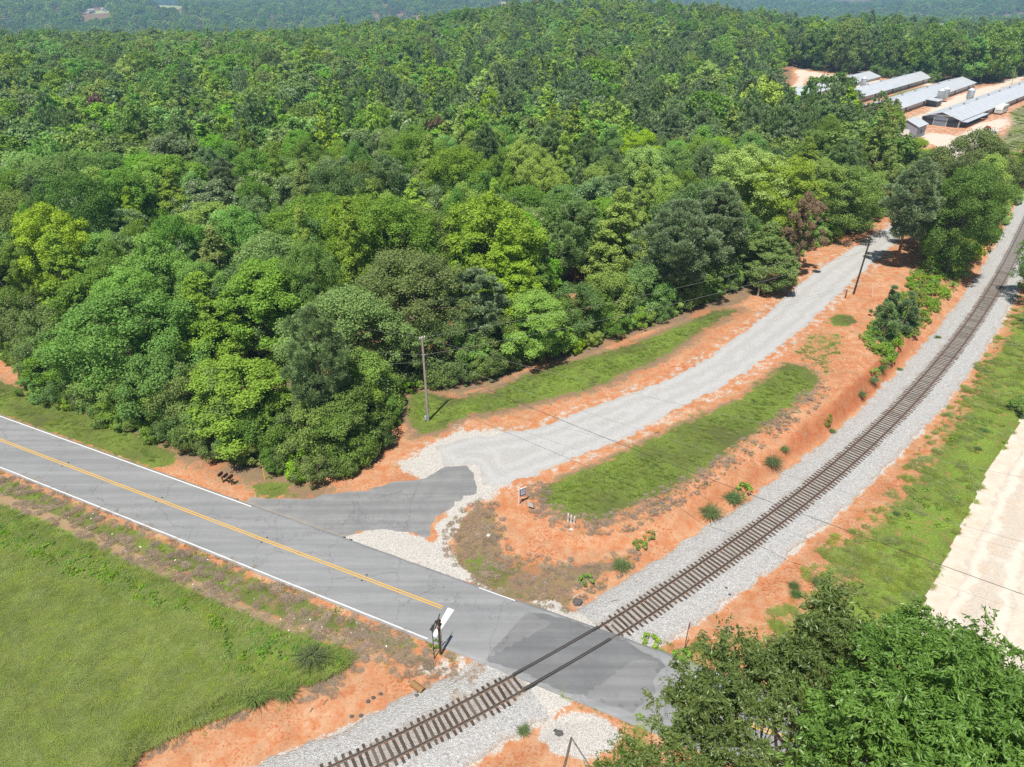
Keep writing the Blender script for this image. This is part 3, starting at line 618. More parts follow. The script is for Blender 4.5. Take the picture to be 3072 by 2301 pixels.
def rnd_unit(rs, n):
    v = rs.normal(size=(n, 3)); return v / np.linalg.norm(v, axis=1)[:, None]
def cards(P, N, size, rs, aspect=.62, fold=.25, up=None):
    """leaf-shaped folded quads: position, normal, length"""
    n = len(P); t = rnd_unit(rs, n) if up is None else up
    t = t - (t * N).sum(1)[:, None] * N; t /= np.linalg.norm(t, axis=1)[:, None] + 1e-9
    s = np.cross(N, t); sz = size if hasattr(size, 'shape') else np.full(n, size); sz = sz[:, None]
    a = P - t * sz * .5; c = P + t * sz * .5 - N * sz * fold * .3
    b_ = P + s * sz * aspect * .5 - N * sz * fold * .5 + t * sz * .05; d = P - s * sz * aspect * .5 - N * sz * fold * .5 + t * sz * .05
    V = np.stack([a, b_, c, d], 1).reshape(-1, 3); F_ = np.arange(4 * n).reshape(n, 4); return V, F_
def env(kind, t):
    t = np.clip(t, 0, 1)
    if kind == 'round': return np.sqrt(np.clip(1 - (2 * np.clip(t, .0, 1) - .82) ** 2 / 1.42, 0, 1)) * (.82 + .18 * np.minimum(t * 3, 1))
    if kind == 'broad': return np.clip(1 - np.clip((t - .35) / .65, 0, 1) ** 2.2, 0, 1) ** .6 * (.75 + .25 * np.minimum(t * 3, 1))
    if kind == 'cone': return (1 - np.clip((t - .12) / .92, 0, 1)) ** .95 * (.6 + .4 * np.minimum(t * 5, 1))
    if kind == 'pine': return np.clip(1 - np.clip((t - .3) / .7, 0, 1) ** 2.0, 0, 1) ** .75 * (.45 + .55 * np.minimum(t * 2.4, 1))
    if kind == 'wall': return np.clip(1 - np.clip((t - .55) / .45, 0, 1) ** 2, 0, 1) ** .5
    return np.ones_like(t)
def crown_parts(seed, kind, Rr, z0, z1, ncl, nlf, leaf, rc=.24, needle=False, up_bias=.25, lob=.24):
    rs = np.random.RandomState(seed); Hh = z1 - z0
    # branch-end clumps spread over the envelope and through its outer part
    m = ncl * 3; t = rs.rand(m) ** .85; th = rs.rand(m) * 2 * np.pi
    e = env(kind, t); keep = rs.rand(m) < np.clip(e + .15, 0, 1); t, th, e = t[keep][:ncl], th[keep][:ncl], e[keep][:ncl]
    k = 3 + rs.randint(0, 3); ph = rs.rand(4) * 6.28
    lobe = 1 + lob * np.sin(k * th + ph[0] + 2.5 * t) * np.sin(2.2 * t * 3 + ph[1]) + lob * .8 * np.sin(2 * th + ph[2] - 4 * t)
    rad = Rr * e * lobe * (.60 + .44 * rs.rand(len(t)) ** .6)
    C = np.stack([np.cos(th) * rad, np.sin(th) * rad, z0 + Hh * t + rs.normal(size=len(t)) * Hh * .02], 1)
    top = rs.rand(len(t)); sizes = Rr * rc * (.42 + .85 * top ** 1.5) * (1 - .38 * t if kind in ('cone', 'pine') else 1)
    per = np.maximum(6, (nlf * sizes ** 2 / (sizes ** 2).sum()).astype(int))
    idx = np.repeat(np.arange(len(C)), per); n = len(idx)
    ctr = np.array([0, 0, z0 + Hh * .40]); outd = C - ctr; outd /= np.linalg.norm(outd, axis=1)[:, None] + 1e-9
    d = rnd_unit(rs, n) + outd[idx] * .55 + np.array([0, 0, up_bias]); d /= np.linalg.norm(d, axis=1)[:, None]
    rr = sizes[idx] * (.55 + .50 * rs.rand(n) ** .6) * (1 + .35 * rs.normal(size=n) * .5)
    P = C[idx] + d * rr[:, None] * np.array([1, 1, .88])
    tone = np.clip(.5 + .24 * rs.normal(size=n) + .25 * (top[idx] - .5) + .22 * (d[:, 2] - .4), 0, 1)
    if needle:
        up = d + rs.normal(size=(n, 3)) * .35 + np.array([0, 0, .55]); up /= np.linalg.norm(up, axis=1)[:, None]
        N = np.cross(up, rnd_unit(rs, n)); N /= np.linalg.norm(N, axis=1)[:, None] + 1e-9
        V, F_ = cards(P, N, leaf * (.7 + .6 * rs.rand(n)), rs, .20, 0, up)
    else:
        N = d * .75 + np.array([0, 0, .3]) + rs.normal(size=(n, 3)) * .55; N /= np.linalg.norm(N, axis=1)[:, None]
        V, F_ = cards(P, N, leaf * (.65 + .7 * rs.rand(n)), rs)
    return V, F_, np.repeat(tone, 4), C, sizes
def trunk_mesh(seed, h, r, C, mat, limbs=9, bend=.03, name='trunk'):
    rs = random.Random(seed); mb = MB(); pts = [(0, 0, -.3)]
    for i in range(1, 6):
        f = i / 5; pts.append((rs.uniform(-1, 1) * bend * h * f, rs.uniform(-1, 1) * bend * h * f, h * f))
    mb.path(pts, [r * (1.25 if i == 0 else 1 - .75 * i / 5) for i in range(6)], 7)
    cs = list(range(len(C))); rs.shuffle(cs)
    for q in cs[:limbs]:
        c = C[q]; zb = max(.25 * h, min(c[2] - .25 * math.hypot(c[0], c[1]) - .4, h * .92)); f = zb / h; k = min(4, int(f * 5)); a = f * 5 - k
        st = tuple(pts[k][j] * (1 - a) + pts[min(k + 1, 5)][j] * a for j in range(2)) + (zb,)
        mid = ((st[0] + c[0]) / 2, (st[1] + c[1]) / 2, (st[2] + c[2]) / 2 + .25)
        mb.path([st, mid, tuple(c)], [r * .38 * (1 - .5 * f), r * .22, r * .06], 5)
    return mb.mesh(name, mat)
PROTO = {}
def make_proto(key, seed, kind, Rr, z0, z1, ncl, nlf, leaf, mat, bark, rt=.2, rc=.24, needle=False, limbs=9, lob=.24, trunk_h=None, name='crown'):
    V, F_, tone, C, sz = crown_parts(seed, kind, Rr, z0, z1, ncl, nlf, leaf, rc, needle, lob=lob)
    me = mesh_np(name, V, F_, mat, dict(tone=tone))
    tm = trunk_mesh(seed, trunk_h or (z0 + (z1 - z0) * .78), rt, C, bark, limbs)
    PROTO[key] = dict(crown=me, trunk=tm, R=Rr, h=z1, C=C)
# near versions (small leaves) and far versions (coarser sprays of leaves)
for k, (kd, Rr, z0, z1, ncl, m, bk, nd, rc, lob) in dict(
    oak_a=('round', 5.6, 3.2, 15.5, 95, M_oak, M_bark, 0, .22, .22), oak_b=('broad', 5.0, 3.0, 13.0, 80, M_oak, M_bark, 0, .23, .26), oak_c=('round', 4.4, 2.6, 12.5, 70, M_dark, M_bark, 0, .25, .28),
    maple_a=('round', 4.3, 2.4, 14.0, 80, M_maple, M_bark, 0, .22, .28), maple_b=('broad', 3.8, 2.2, 12.5, 64, M_maple, M_bark, 0, .25, .30), maple_c=('cone', 4.0, 2.0, 15.0, 80, M_maple, M_bark, 0, .23, .25),
    poplar_a=('cone', 3.9, 2.2, 18.0, 120, M_poplar, M_bark, 0, .22, .22), poplar_b=('cone', 3.5, 2.5, 16.5, 100, M_poplar, M_bark, 0, .24, .28), poplar_c=('round', 4.6, 3.0, 15.5, 95, M_poplar, M_bark, 0, .20, .25),
    maple_d=('round', 3.6, 2.4, 12.5, 44, M_brown, M_bark, 0, .18, .3),
    grey_a=('round', 3.8, 2.0, 13.5, 64, M_grey, M_bark, 0, .24, .25),
    pine_a=('pine', 3.1, 5.5, 15.5, 85, M_pine, M_pbark, 1, .24, .2), pine_b=('pine', 2.7, 4.0, 14.5, 70, M_pine, M_pbark, 1, .25, .25), pine_c=('pine', 3.6, 5.0, 16.5, 100, M_pine, M_pbark, 1, .22, .22)).items():
    sd_ = abs(hash(k)) % 1 + sum(ord(c) * (i + 3) for i, c in enumerate(k))
    make_proto(k, sd_, kd, Rr, z0, z1, int(ncl * 1.9), 42000 if nd else 40000, .38 if nd else .225, m, bk, .2, rc, bool(nd), lob=lob)
    make_proto(k + '_far', sd_, kd, Rr, z0, z1, int(ncl * 1.5), 6500 if nd else 4800, .80 if nd else .58, m, bk, .2, rc, bool(nd), limbs=2, lob=lob)
for k, (kd, Rr, z0, z1, ncl, nl, lf, m, nd) in dict(bush_a=('broad', 1.7, .0, 2.6, 34, 5200, .17, M_bush, 0), bush_b=('wall', 2.0, .0, 3.6, 44, 6500, .18, M_dark, 0), bush_c=('broad', 1.5, .0, 3.4, 36, 5200, .17, M_maple, 0), bush_d=('cone', 1.2, .0, 3.2, 30, 3600, .15, M_young, 0),
    wall_a=('wall', 3.4, .0, 8.5, 90, 15000, .25, M_oak, 0), wall_b=('wall', 3.0, .0, 7.0, 76, 13000, .24, M_maple, 0), wall_c=('wall', 3.2, .0, 8.0, 80, 14000, .24, M_dark, 0),
    young_pine=('cone', 1.9, .2, 5.2, 60, 16000, .32, M_pine, 1)).items():
    make_proto(k, 31 + sum(ord(c) * (i + 2) for i, c in enumerate(k)), kd, Rr, z0, z1, ncl, nl, lf, m, M_bark, .08 if k[0] == 'b' else .14, .30, bool(nd), 5, trunk_h=z1 * .7)

KIND = dict(oak='broadleaf_tree', maple='broadleaf_tree', grey='broadleaf_tree', poplar='poplar_tree', pine='pine_tree', bush='shrub', wall='edge_tree', young='young_pine')
CATN = dict(oak='tree', maple='tree', grey='tree', poplar='tree', pine='tree', bush='shrub', wall='tree', young='tree')
NPL = [0]; SRC = {}
def plant(key, x, y, sc, label, group, lean=(0, 0), sz=None, z=None, rz=None):
    pr = PROTO[key]; f = key.split('_')[0]
    root = link(KIND[f], None, None, (x, y, H1(x, y) if z is None else z), random.uniform(0, 6.28) if rz is None else rz)
    root.rotation_euler = (lean[0], lean[1], root.rotation_euler[2]); s = sz or sc; root.scale = (sc, sc, s)
    link('trunk', pr['trunk'], root); c = link('crown' if f != 'bush' else 'foliage', pr['crown'], root)
    SRC.setdefault(key, c); NPL[0] += 1
    return tag(root, label, CATN[f], group)

DESC = dict(oak=('dark rounded oak', 'deep green oak', 'darkest green hardwood'), maple=('mid green leafy maple', 'flat-topped maple', 'mid green pointed maple', 'withered brown tree'),
    poplar=('yellow-green poplar spire', 'slim poplar', 'full poplar'), grey=('silvery grey-green hardwood',) * 3, pine=('dusky tufted pine', 'narrow dusky pine', 'wide dusky pine'),
    wall=('vine-hung tree', 'mid green edge tree', 'dark edge tree'), bush=('yellowish green bush', 'dark leafy bush', 'mid green bush', 'lime green bush'))
def describe(key): f, v = key.split('_')[:2]; return DESC[f]['abcd'.index(v)]

# trees one can point to: survey mark of the crown top, height above ground
HERO = [  # key, top mark, height, scale xy, label
    ('poplar_a', O(1095, 482), 18.0, 1.2, 'bright yellow-green poplar spire standing alone at the wood edge above the lawn strip'),
    ('oak_a', O(890, 560), 15.0, 1.15, 'wide dark dome-shaped oak behind the utility pole'),
    ('maple_a', O(560, 575), 14.5, 1.3, 'light green full-crowned tree rising over the road corner of the wood'),
    ('maple_c', O(420, 590), 14.0, 1.2, 'light green pointed tree left of the full-crowned one by the road'),
    ('oak_b', O(730, 640), 13.5, 1.15, 'olive green tree forming the corner of the wood by the driveway'),
    ('maple_b', O(500, 790), 9.5, 1.25, 'bright mid-green tree leaning out over the road behind the mailboxes'),
    ('oak_b', O(250, 650), 13.0, 1.25, 'dark glossy tree hanging over the road verge at the left'),
    ('oak_a', O(120, 345), 17.0, 1.5, 'huge dark olive oak dome at the far left of the wood'),
    ('poplar_b', O(362, 372), 16.5, 1.1, 'yellow-green poplar spire right of the huge olive oak'),
    ('poplar_a', O(30, 175), 17.0, 1.1, 'lime poplar at the left edge of the picture'),
    ('poplar_c', O(210, 178), 17.0, 1.2, 'broad bright green poplar in the upper left of the wood'),
    ('poplar_b', O(893, 392), 16.0, 1.1, 'small bright poplar spire above the dome-shaped oak'),
    ('poplar_a', O(883, 215), 17.5, 1.0, 'deep green spire in the middle of the wood'),
    ('poplar_b', O(725, 205), 16.0, .9, 'tiny yellow-green spire in the middle distance'),
    ('poplar_c', O(1140, 310), 16.5, 1.05, 'bright green poplar left of the dusky pine stand'),
    ('poplar_b', O(1280, 268), 16.5, 1.0, 'light green poplar top among the dusky pines'),
    ('poplar_c', O(1380, 285), 16.0, 1.0, 'round light green poplar in the pine stand'),
    ('poplar_c', O(1640, 325), 17.5, 1.35, 'large glowing yellow-green tree over the drive bend, left half'),
    ('poplar_c', O(1700, 345), 16.5, 1.2, 'large glowing yellow-green tree over the drive bend, right half'),
    ('poplar_c', O(1775, 345), 15.0, .85, 'smaller yellow-green tree right of the large glowing pair'),
    ('poplar_a', O(1345, 410), 17.0, 1.3, 'tall fresh green tree between the pines and the lawn strip'),
    ('pine_c', O(1480, 430), 17.0, 1.35, 'big tufted pine overhanging the drive bank'),
    ('pine_a', O(1560, 400), 17.0, 1.35, 'tall tufted pine behind the dead-limbed tree'),
    ('pine_c', O(1250, 430), 15.5, 1.1, 'grey-green pine left of the tall fresh green tree'),
    ('pine_a', O(480, 345), 15.5, 1.1, 'soft grey-green pine in the left half of the wood'),
    ('grey_a', O(755, 130), 17.0, 1.2, 'silvery-leaved tree catching the light in the upper middle'),
    ('grey_a', O(1190, 190), 17.0, 1.4, 'silvery dome-shaped tree in the centre distance'),
    ('grey_a', O(1110, 210), 16.0, 1.0, 'slim silvery tree beside the silvery dome'),
    ('oak_a', O(1830, 365), 13.0, 1.3, 'dark full tree by the end of the visible drive'),
    ('poplar_c', O(1975, 300), 10.5, .85, 'fresh green tree in front of the small grey barn'),
    ('maple_d', O(1752, 425), 13.5, .8, 'withered reddish brown tree beside the glowing yellow-green pair'), ('maple_d', O(1322, 240), 15.0, .8, 'withered tan tree among the pines in the distance'), ('maple_d', O(202, 205), 15.5, .8, 'withered brown treetop in the upper left'), ('maple_d', O(945, 255), 15.0, .7, 'small withered treetop in the middle distance'),
    ('maple_c', O(1670, 480), 11.0, 1.15, 'pale green tree with bare dead limbs beside the drive'),
    ('maple_a', O(1160, 640), 9.0, 1.0, 'ragged pale tree with a white trunk below the poplar spire'),
]
used = []
for key, p, h, sc, lab in HERO:
    x, y = G(*p, h + 0.0); 
    for _ in range(3): x, y = G(*p, h + H1(x, y))
    pr = PROTO[key]; far_ = y > 235
    plant(key + ('_far' if far_ else ''), x, y, sc * 1.1, lab, 'trees that stand out in the wood', sz=h / pr['h']); used.append((x, y, pr['R'] * sc * .95)); dn_ = math.hypot(x, y); used.append((x * (1 - 5 / dn_), y * (1 - 5 / dn_), 4.2)); used.append((x * (1 - 9 / dn_), y * (1 - 9 / dn_), 3.0))

# the green island between drive and railway, and the trees at the right edge
def at(p, key, sc, lab, grp, sz=None, lean=(0, 0)):
    q = PT(p); o = plant(key, q[0], q[1], sc, lab, grp, sz=sz, lean=lean); used.append((q[0], q[1], 2.5)); return o
at(O(1932, 575), 'pine_a', 1.3, 'tall pine with a leaning bare trunk at the edge of the drive', 'trees between drive and railway', sz=1.22, lean=(0, math.radians(7)))
at(O(2045, 590), 'oak_a', 1.1, 'large round oak between the leaning pine and the railway', 'trees between drive and railway', sz=1.15)
at(O(2030, 545), 'oak_c', 1.35, 'darker oak half hidden behind the large round one', 'trees between drive and railway')
at(O(2085, 500), 'maple_a', 1.15, 'green maple on the railway side behind the round oak', 'trees between drive and railway', sz=1.05)
at(O(2060, 470), 'oak_b', 1.3, 'wide dark tree farther along between drive and railway', 'trees between drive and railway')
at(O(1990, 455), 'oak_c', 1.2, 'dark tree where the drive disappears', 'trees between drive and railway', sz=1.0)
at(O(2120, 460), 'maple_b', .7, 'low bright tree beside the ballast in the distance', 'trees between drive and railway')
at(O(1905, 735), 'young_pine', 1.05, 'young pine nearest the clay bank', 'young trees above the railway bank')
at(O(1945, 715), 'young_pine', 1.15, 'young pine in the middle of the bank group', 'young trees above the railway bank')
at(O(1915, 690), 'young_pine', 1.0, 'young pine at the back of the bank group', 'young trees above the railway bank')
at(O(1975, 690), 'bush_d', 1.5, 'lime green sapling beside the young pines', 'young trees above the railway bank')
for k, (p, sc) in enumerate((((1900, 765), .5), ((1935, 745), .6), ((1965, 720), .55), ((2105, 560), .9), ((2140, 520), 1.0), ((2160, 480), 1.1), ((2185, 440), 1.2), ((2195, 400), 1.2), ((2150, 440), 1.2), ((2080, 600), .6))):
    at(O(*p), ('bush_a', 'bush_d', 'bush_c')[k % 3], sc, ('small %s at the bank foot' if k < 3 else '%s in the fringe along the far ballast') % describe(('bush_a', 'bush_d', 'bush_c')[k % 3]), 'bushes along the ballast')
at(O(1788, 918), 'bush_d', .55, 'lone bright green bush on the bare clay slope above the ballast', 'bushes along the ballast', sz=.5)
for k, (p, key, sc, sz, lab) in enumerate((((2246, 655), 'oak_a', .9, .8, 'dark tree at the right edge casting shade on the rails'), ((2300, 620), 'oak_c', 1.1, .95, 'second dark tree at the right edge beyond the shaded rails'),
    ((2235, 900), 'bush_b', 1.0, .8, 'dark bush at the right edge beside the dirt road'), ((2240, 410), 'oak_a', 1.1, .95, 'dark tree at the right edge beside the garden rows'), ((2265, 370), 'oak_c', 1.2, 1.1, 'dark tree at the right edge in front of the long poultry house'))):
    at(O(*p), key, sc, lab, 'trees at the right edge', sz=sz)

# edge of the wood: trees and vines leafed down to the ground
EDGE = [rp(-84, 13), rp(-72, 12.5)] + [PT(O(*p))[:2] for p in ((60, 858), (180, 900), (300, 945), (450, 985), (570, 1015), (690, 1040), (790, 1020), (830, 960), (870, 850), (960, 835), (1050, 822), (1140, 790), (1230, 765), (1330, 725), (1420, 695), (1500, 668), (1570, 632), (1660, 590), (1740, 560), (1830, 515), (1900, 480), (1950, 450))]
EDGE = np.array(EDGE); el = np.concatenate([[0], np.cumsum(np.hypot(*np.diff(EDGE, axis=0).T))])
s_ = 0.0; k = 0; rsE = random.Random(3)
def where_edge(s): 
    f = s / el[-1]
    return 'over the left road verge' if f < .22 else 'behind the mailboxes' if f < .34 else 'at the wood corner' if f < .42 else 'behind the utility pole' if f < .52 else 'along the lawn strip' if f < .74 else 'on the drive bank'
while s_ < el[-1]:
    x = np.interp(s_, el, EDGE[:, 0]); y = np.interp(s_, el, EDGE[:, 1]); x2 = np.interp(s_ + 1, el, EDGE[:, 0]); y2 = np.interp(s_ + 1, el, EDGE[:, 1])
    tx_, ty_ = x2 - x, y2 - y; n_ = math.hypot(tx_, ty_) or 1; nx_, ny_ = -ty_ / n_, tx_ / n_
    late = s_ / el[-1] > .72
    key = rsE.choice(['wall_a', 'wall_b', 'wall_c', 'wall_a']); d = rsE.uniform(2.9, 3.9) + (1.0 if late else 0); sc = rsE.uniform(.75, 1.05) * (.8 if late else 1)
    lab = describe(key) + ' ' + where_edge(s_)
    plant(key, x + nx_ * d, y + ny_ * d, sc, lab, 'trees hugging the edge of the wood'); used.append((x + nx_ * d, y + ny_ * d, 2.2))
    for q in range(2 if not late else 1):
        key = rsE.choice(['bush_a', 'bush_b', 'bush_c', 'bush_b']) if s_ / el[-1] < .5 else rsE.choice(['bush_a', 'bush_a', 'bush_c', 'bush_b'])
        dd = rsE.uniform(.3, 1.5) + (.8 if late else 0); so = rsE.uniform(-1, 2); sc = rsE.uniform(.45, 1.05)
        plant(key, x + nx_ * dd + tx_ / n_ * so, y + ny_ * dd + ty_ / n_ * so, sc, describe(key) + ' at the wood foot ' + where_edge(s_), 'bushes at the foot of the wood')
    s_ += rsE.uniform(2.6, 3.8) * (1.25 if late else 1); k += 1

# the wood itself
WOOD = [EDGE[i] for i in range(len(EDGE))] + [np.array(q) for q in ((97, 186), (108, 224), (98, 262), (104, 300), (118, 330), (124, 372))] + [PT(r1(*p))[:2] * 1.012 for p in ((440, 250), (600, 275), (800, 300), (960, 322), (1150, 333), (1320, 352), (1500, 370), (1680, 390), (1860, 392), (2060, 342), (2230, 310), (2500, 290))] + [np.array(q) for q in ((500, 430), (900, 470), (900, 800), (-700, 800), (-700, 60), (-120, 95))]
WOOD[0] = rp(-95, 15)
def poisson(n, x0, x1, y0, y1, rad, seed, test=None):
    rs = np.random.RandomState(seed); pts = []; grid = {}; cell = 12.0
    for _ in range(n):
        x = rs.uniform(x0, x1); y = rs.uniform(y0, y1); r = rad(x, y)
        ci, cj = int(x // cell), int(y // cell); ok = True
        for i in (-1, 0, 1):
            for j in (-1, 0, 1):
                for (a, c) in grid.get((ci + i, cj + j), ()):
                    if (a - x) ** 2 + (c - y) ** 2 < r * r: ok = False; break
                if not ok: break
            if not ok: break
        if ok: grid.setdefault((ci, cj), []).append((x, y)); pts.append((x, y))
    return np.array(pts)
pts = poisson(90000, -470, 560, 55, 690, lambda x, y: 5.1 if y < 220 else 6.2, 3)
pts = pts[(np.abs(pts[:, 0]) < pts[:, 1] * .86 + 22)]
ed = sdist(pts[:, 0], pts[:, 1], WOOD, 40); pts = pts[ed > 3.2]
for (x, y, r) in used:
    pts = pts[(pts[:, 0] - x) ** 2 + (pts[:, 1] - y) ** 2 > max(r, 2.6) ** 2]
pts = pts[np.argsort(np.hypot(pts[:, 0], pts[:, 1]))]
pn = fbm(pts[:, 0], pts[:, 1], 45, 3, 2.0)
def choose(x, y, nz, rs):
    pinew = 1 / (1 + math.exp(-(nz * 16 + (x + .0 * y - 10) / 40 - .2)))
    if x < -10 and y < 200: pinew *= .35
    if y > 380: pinew *= .35
    u = rs.random()
    if u < pinew * .72: return rs.choice(['pine_a', 'pine_b', 'pine_c'])
    if u > .89: return rs.choice(['poplar_a', 'poplar_b', 'poplar_c'])
    return rs.choice(['oak_a', 'oak_b', 'oak_c', 'maple_a', 'maple_b', 'maple_c', 'oak_b', 'maple_b', 'oak_c', 'maple_a', 'grey_a'])
rsW = random.Random(21)
def region(x, y):
    px = pj(x, y, 14)[0]
    return ('left part' if px < 300 else 'left middle' if px < 520 else 'middle' if px < 720 else 'right part')
INDIV = 235; rest = []
for i, (x, y) in enumerate(pts):
    key = choose(x, y, pn[i], rsW); f = key.split('_')[0]; yy_ = 1.0 + .08 * fbm(np.array([x]), np.array([y]), 60, 2)[0]
    sc = rsW.choice([.7, .85, .95, 1.0, 1.1, 1.2, 1.4]) * rsW.uniform(.93, 1.07) * (.95 if f == 'pine' else 1.0); sz = rsW.uniform(.85, 1.25) * yy_
    if i < INDIV:
        d = math.hypot(x, y); band = 'front rows' if d < 115 else 'middle rows' if d < 150 else 'back rows'
        plant(key, x, y, sc, '%s, %s of the wood, %s' % (describe(key), region(x, y), band), 'trees of the wood', sz=sz)
    else: rest.append((x, y, key, sc * 1.18, sz * rsW.uniform(.9, 1.12)))
KEYS = ['oak_a', 'oak_b', 'oak_c', 'maple_a', 'maple_b', 'maple_c', 'poplar_a', 'poplar_b', 'poplar_c', 'grey_a', 'pine_a', 'pine_b', 'pine_c']

# belt of trees just behind the farm: countable, each its own
belt = np.array([PT(r1(*p))[:2] for p in ((440, 250), (520, 262), (600, 275), (700, 285), (800, 300), (880, 318), (960, 322), (1060, 325), (1150, 333), (1230, 345), (1320, 352), (1420, 360), (1500, 370), (1590, 382), (1680, 390), (1770, 395), (1860, 392), (1960, 365), (2060, 342), (2150, 318), (2230, 310))])
bl = np.concatenate([[0], np.cumsum(np.hypot(*np.diff(belt, axis=0).T))]); s_ = 0
while s_ < bl[-1]:
    x = np.interp(s_, bl, belt[:, 0]); y = np.interp(s_, bl, belt[:, 1]); dn = np.hypot(x, y)
    key = rsE.choice(['oak_a', 'oak_c', 'oak_c', 'oak_a', 'maple_a', 'pine_c', 'oak_b']); sc = rsE.uniform(1.15, 1.6)
    side = 'left' if s_ / bl[-1] < .33 else 'middle' if s_ / bl[-1] < .66 else 'right'
    plant(key + '_far', x + x / dn * 5, y + y / dn * 5, sc, '%s behind the poultry houses, %s' % (describe(key), side), 'trees behind the poultry houses', sz=sc * 1.05)
    if rsE.random() < .6:
        plant('bush_b', x + rsE.uniform(-2, 2), y - .5, rsE.uniform(1.3, 2.0), 'dark bush behind the poultry houses, %s' % side, 'bushes behind the poultry houses')
    s_ += rsE.uniform(6.0, 8.5)
bsd = seg_dist(pts[:, 0], pts[:, 1], belt, False) if False else None

# every farther tree in one mass, instanced on points
need = [k + '_far' for k in KEYS]
near_src = {}
for k in need:
    if k in SRC: near_src[k] = SRC[k]
miss = [k for k in need if k not in near_src]
kk = 0
for i, (x, y, key, sc, sz) in enumerate(list(rest)):
    if key + '_far' in miss and y > 250 and abs(x) < y * .6:
        plant(key + '_far', x, y, sc, describe(key) + ' far back in the wood below the skyline', 'trees of the wood', sz=sz); near_src[key + '_far'] = SRC[key + '_far']; miss.remove(key + '_far')
        rest.remove((x, y, key, sc, sz))
farb = poisson(120000, -1500, 1700, 660, 1700, lambda x, y: 7.0 if y < 1000 else 10.5, 9)
farb = farb[(np.abs(farb[:, 0]) < farb[:, 1] * .80 + 20)]
for (x, y) in farb: rest.append((x, y, rsW.choice(KEYS), rsW.uniform(1.25, 2.1), rsW.uniform(.85, 1.35)))
fb2 = np.stack([R.uniform(-3600, 3600, 60000), R.uniform(1700, 4600, 60000)], 1); fb2 = fb2[np.abs(fb2[:, 0]) < fb2[:, 1] * .79][:26000]
clear = fbm(fb2[:, 0], fb2[:, 1] * 2, 420, 3, 5) < .17; fb2 = fb2[clear]
for (x, y) in fb2: rest.append((x, y, rsW.choice(KEYS[:10]), rsW.uniform(1.6, 2.4), rsW.uniform(1.1, 1.5)))
FAR_HOUSES = []
def far_point(p, hh):
    z = 0.0
    for _ in range(12): q = G(*p, z + hh); z = .5 * z + .5 * H1(*q)
    return q
clr = []
for p, hh, w_ in (((938, 27), 9.0, 30), ((91, 11), 5, 30), ((103, 9.5), 5, 24)):
    q = far_point(p, hh); FAR_HOUSES.append(q); clr.append((q, w_))
FIELDS = []
for pp in (((150, 5.5), (166, 4.6), (184, 7), (178, 9.2), (158, 7.5)), ((84, 12.5), (96, 10.5), (108, 10), (112, 12.5), (96, 14)), ((496, 2.2), (522, 2.4), (521, 4.2), (500, 4.2)), ((868, 2.0), (900, 2.5), (898, 4.6), (866, 4.2))):
    FIELDS.append([far_point(p, 1.0) for p in pp])
def cleared(x, y):
    for q, w_ in clr:
        d = math.hypot(*q); ux, uy = q / d; a = (x - q[0]) * ux + (y - q[1]) * uy; c_ = abs(-(x - q[0]) * uy + (y - q[1]) * ux)
        if -210 < a < 20 and c_ < w_ * .7: return True
    for f in FIELDS:
        for k in (0, 70, 150, 230):
            d = math.hypot(*f[0]); u = np.array(f[0]) / d * k
            if inside(np.array([x + u[0]]), np.array([y + u[1]]), f)[0]: return True
    return False
rest = [q for q in rest if not (q[1] > 500 and cleared(q[0], q[1]))]
M_hay = plain('pale_hay_field', (.36, .40, .20), .95, var=.2, sc=.02)
for k, f in enumerate(FIELDS):
    o = sheet('hay_field', f, .6, M_hay, 12, 3, 30, seed=k); o['label'] = ('small pale field on the hazy left hillside', 'pale field with white houses on the left hillside', 'pale field near the top middle', 'pale field near the top right')[k]
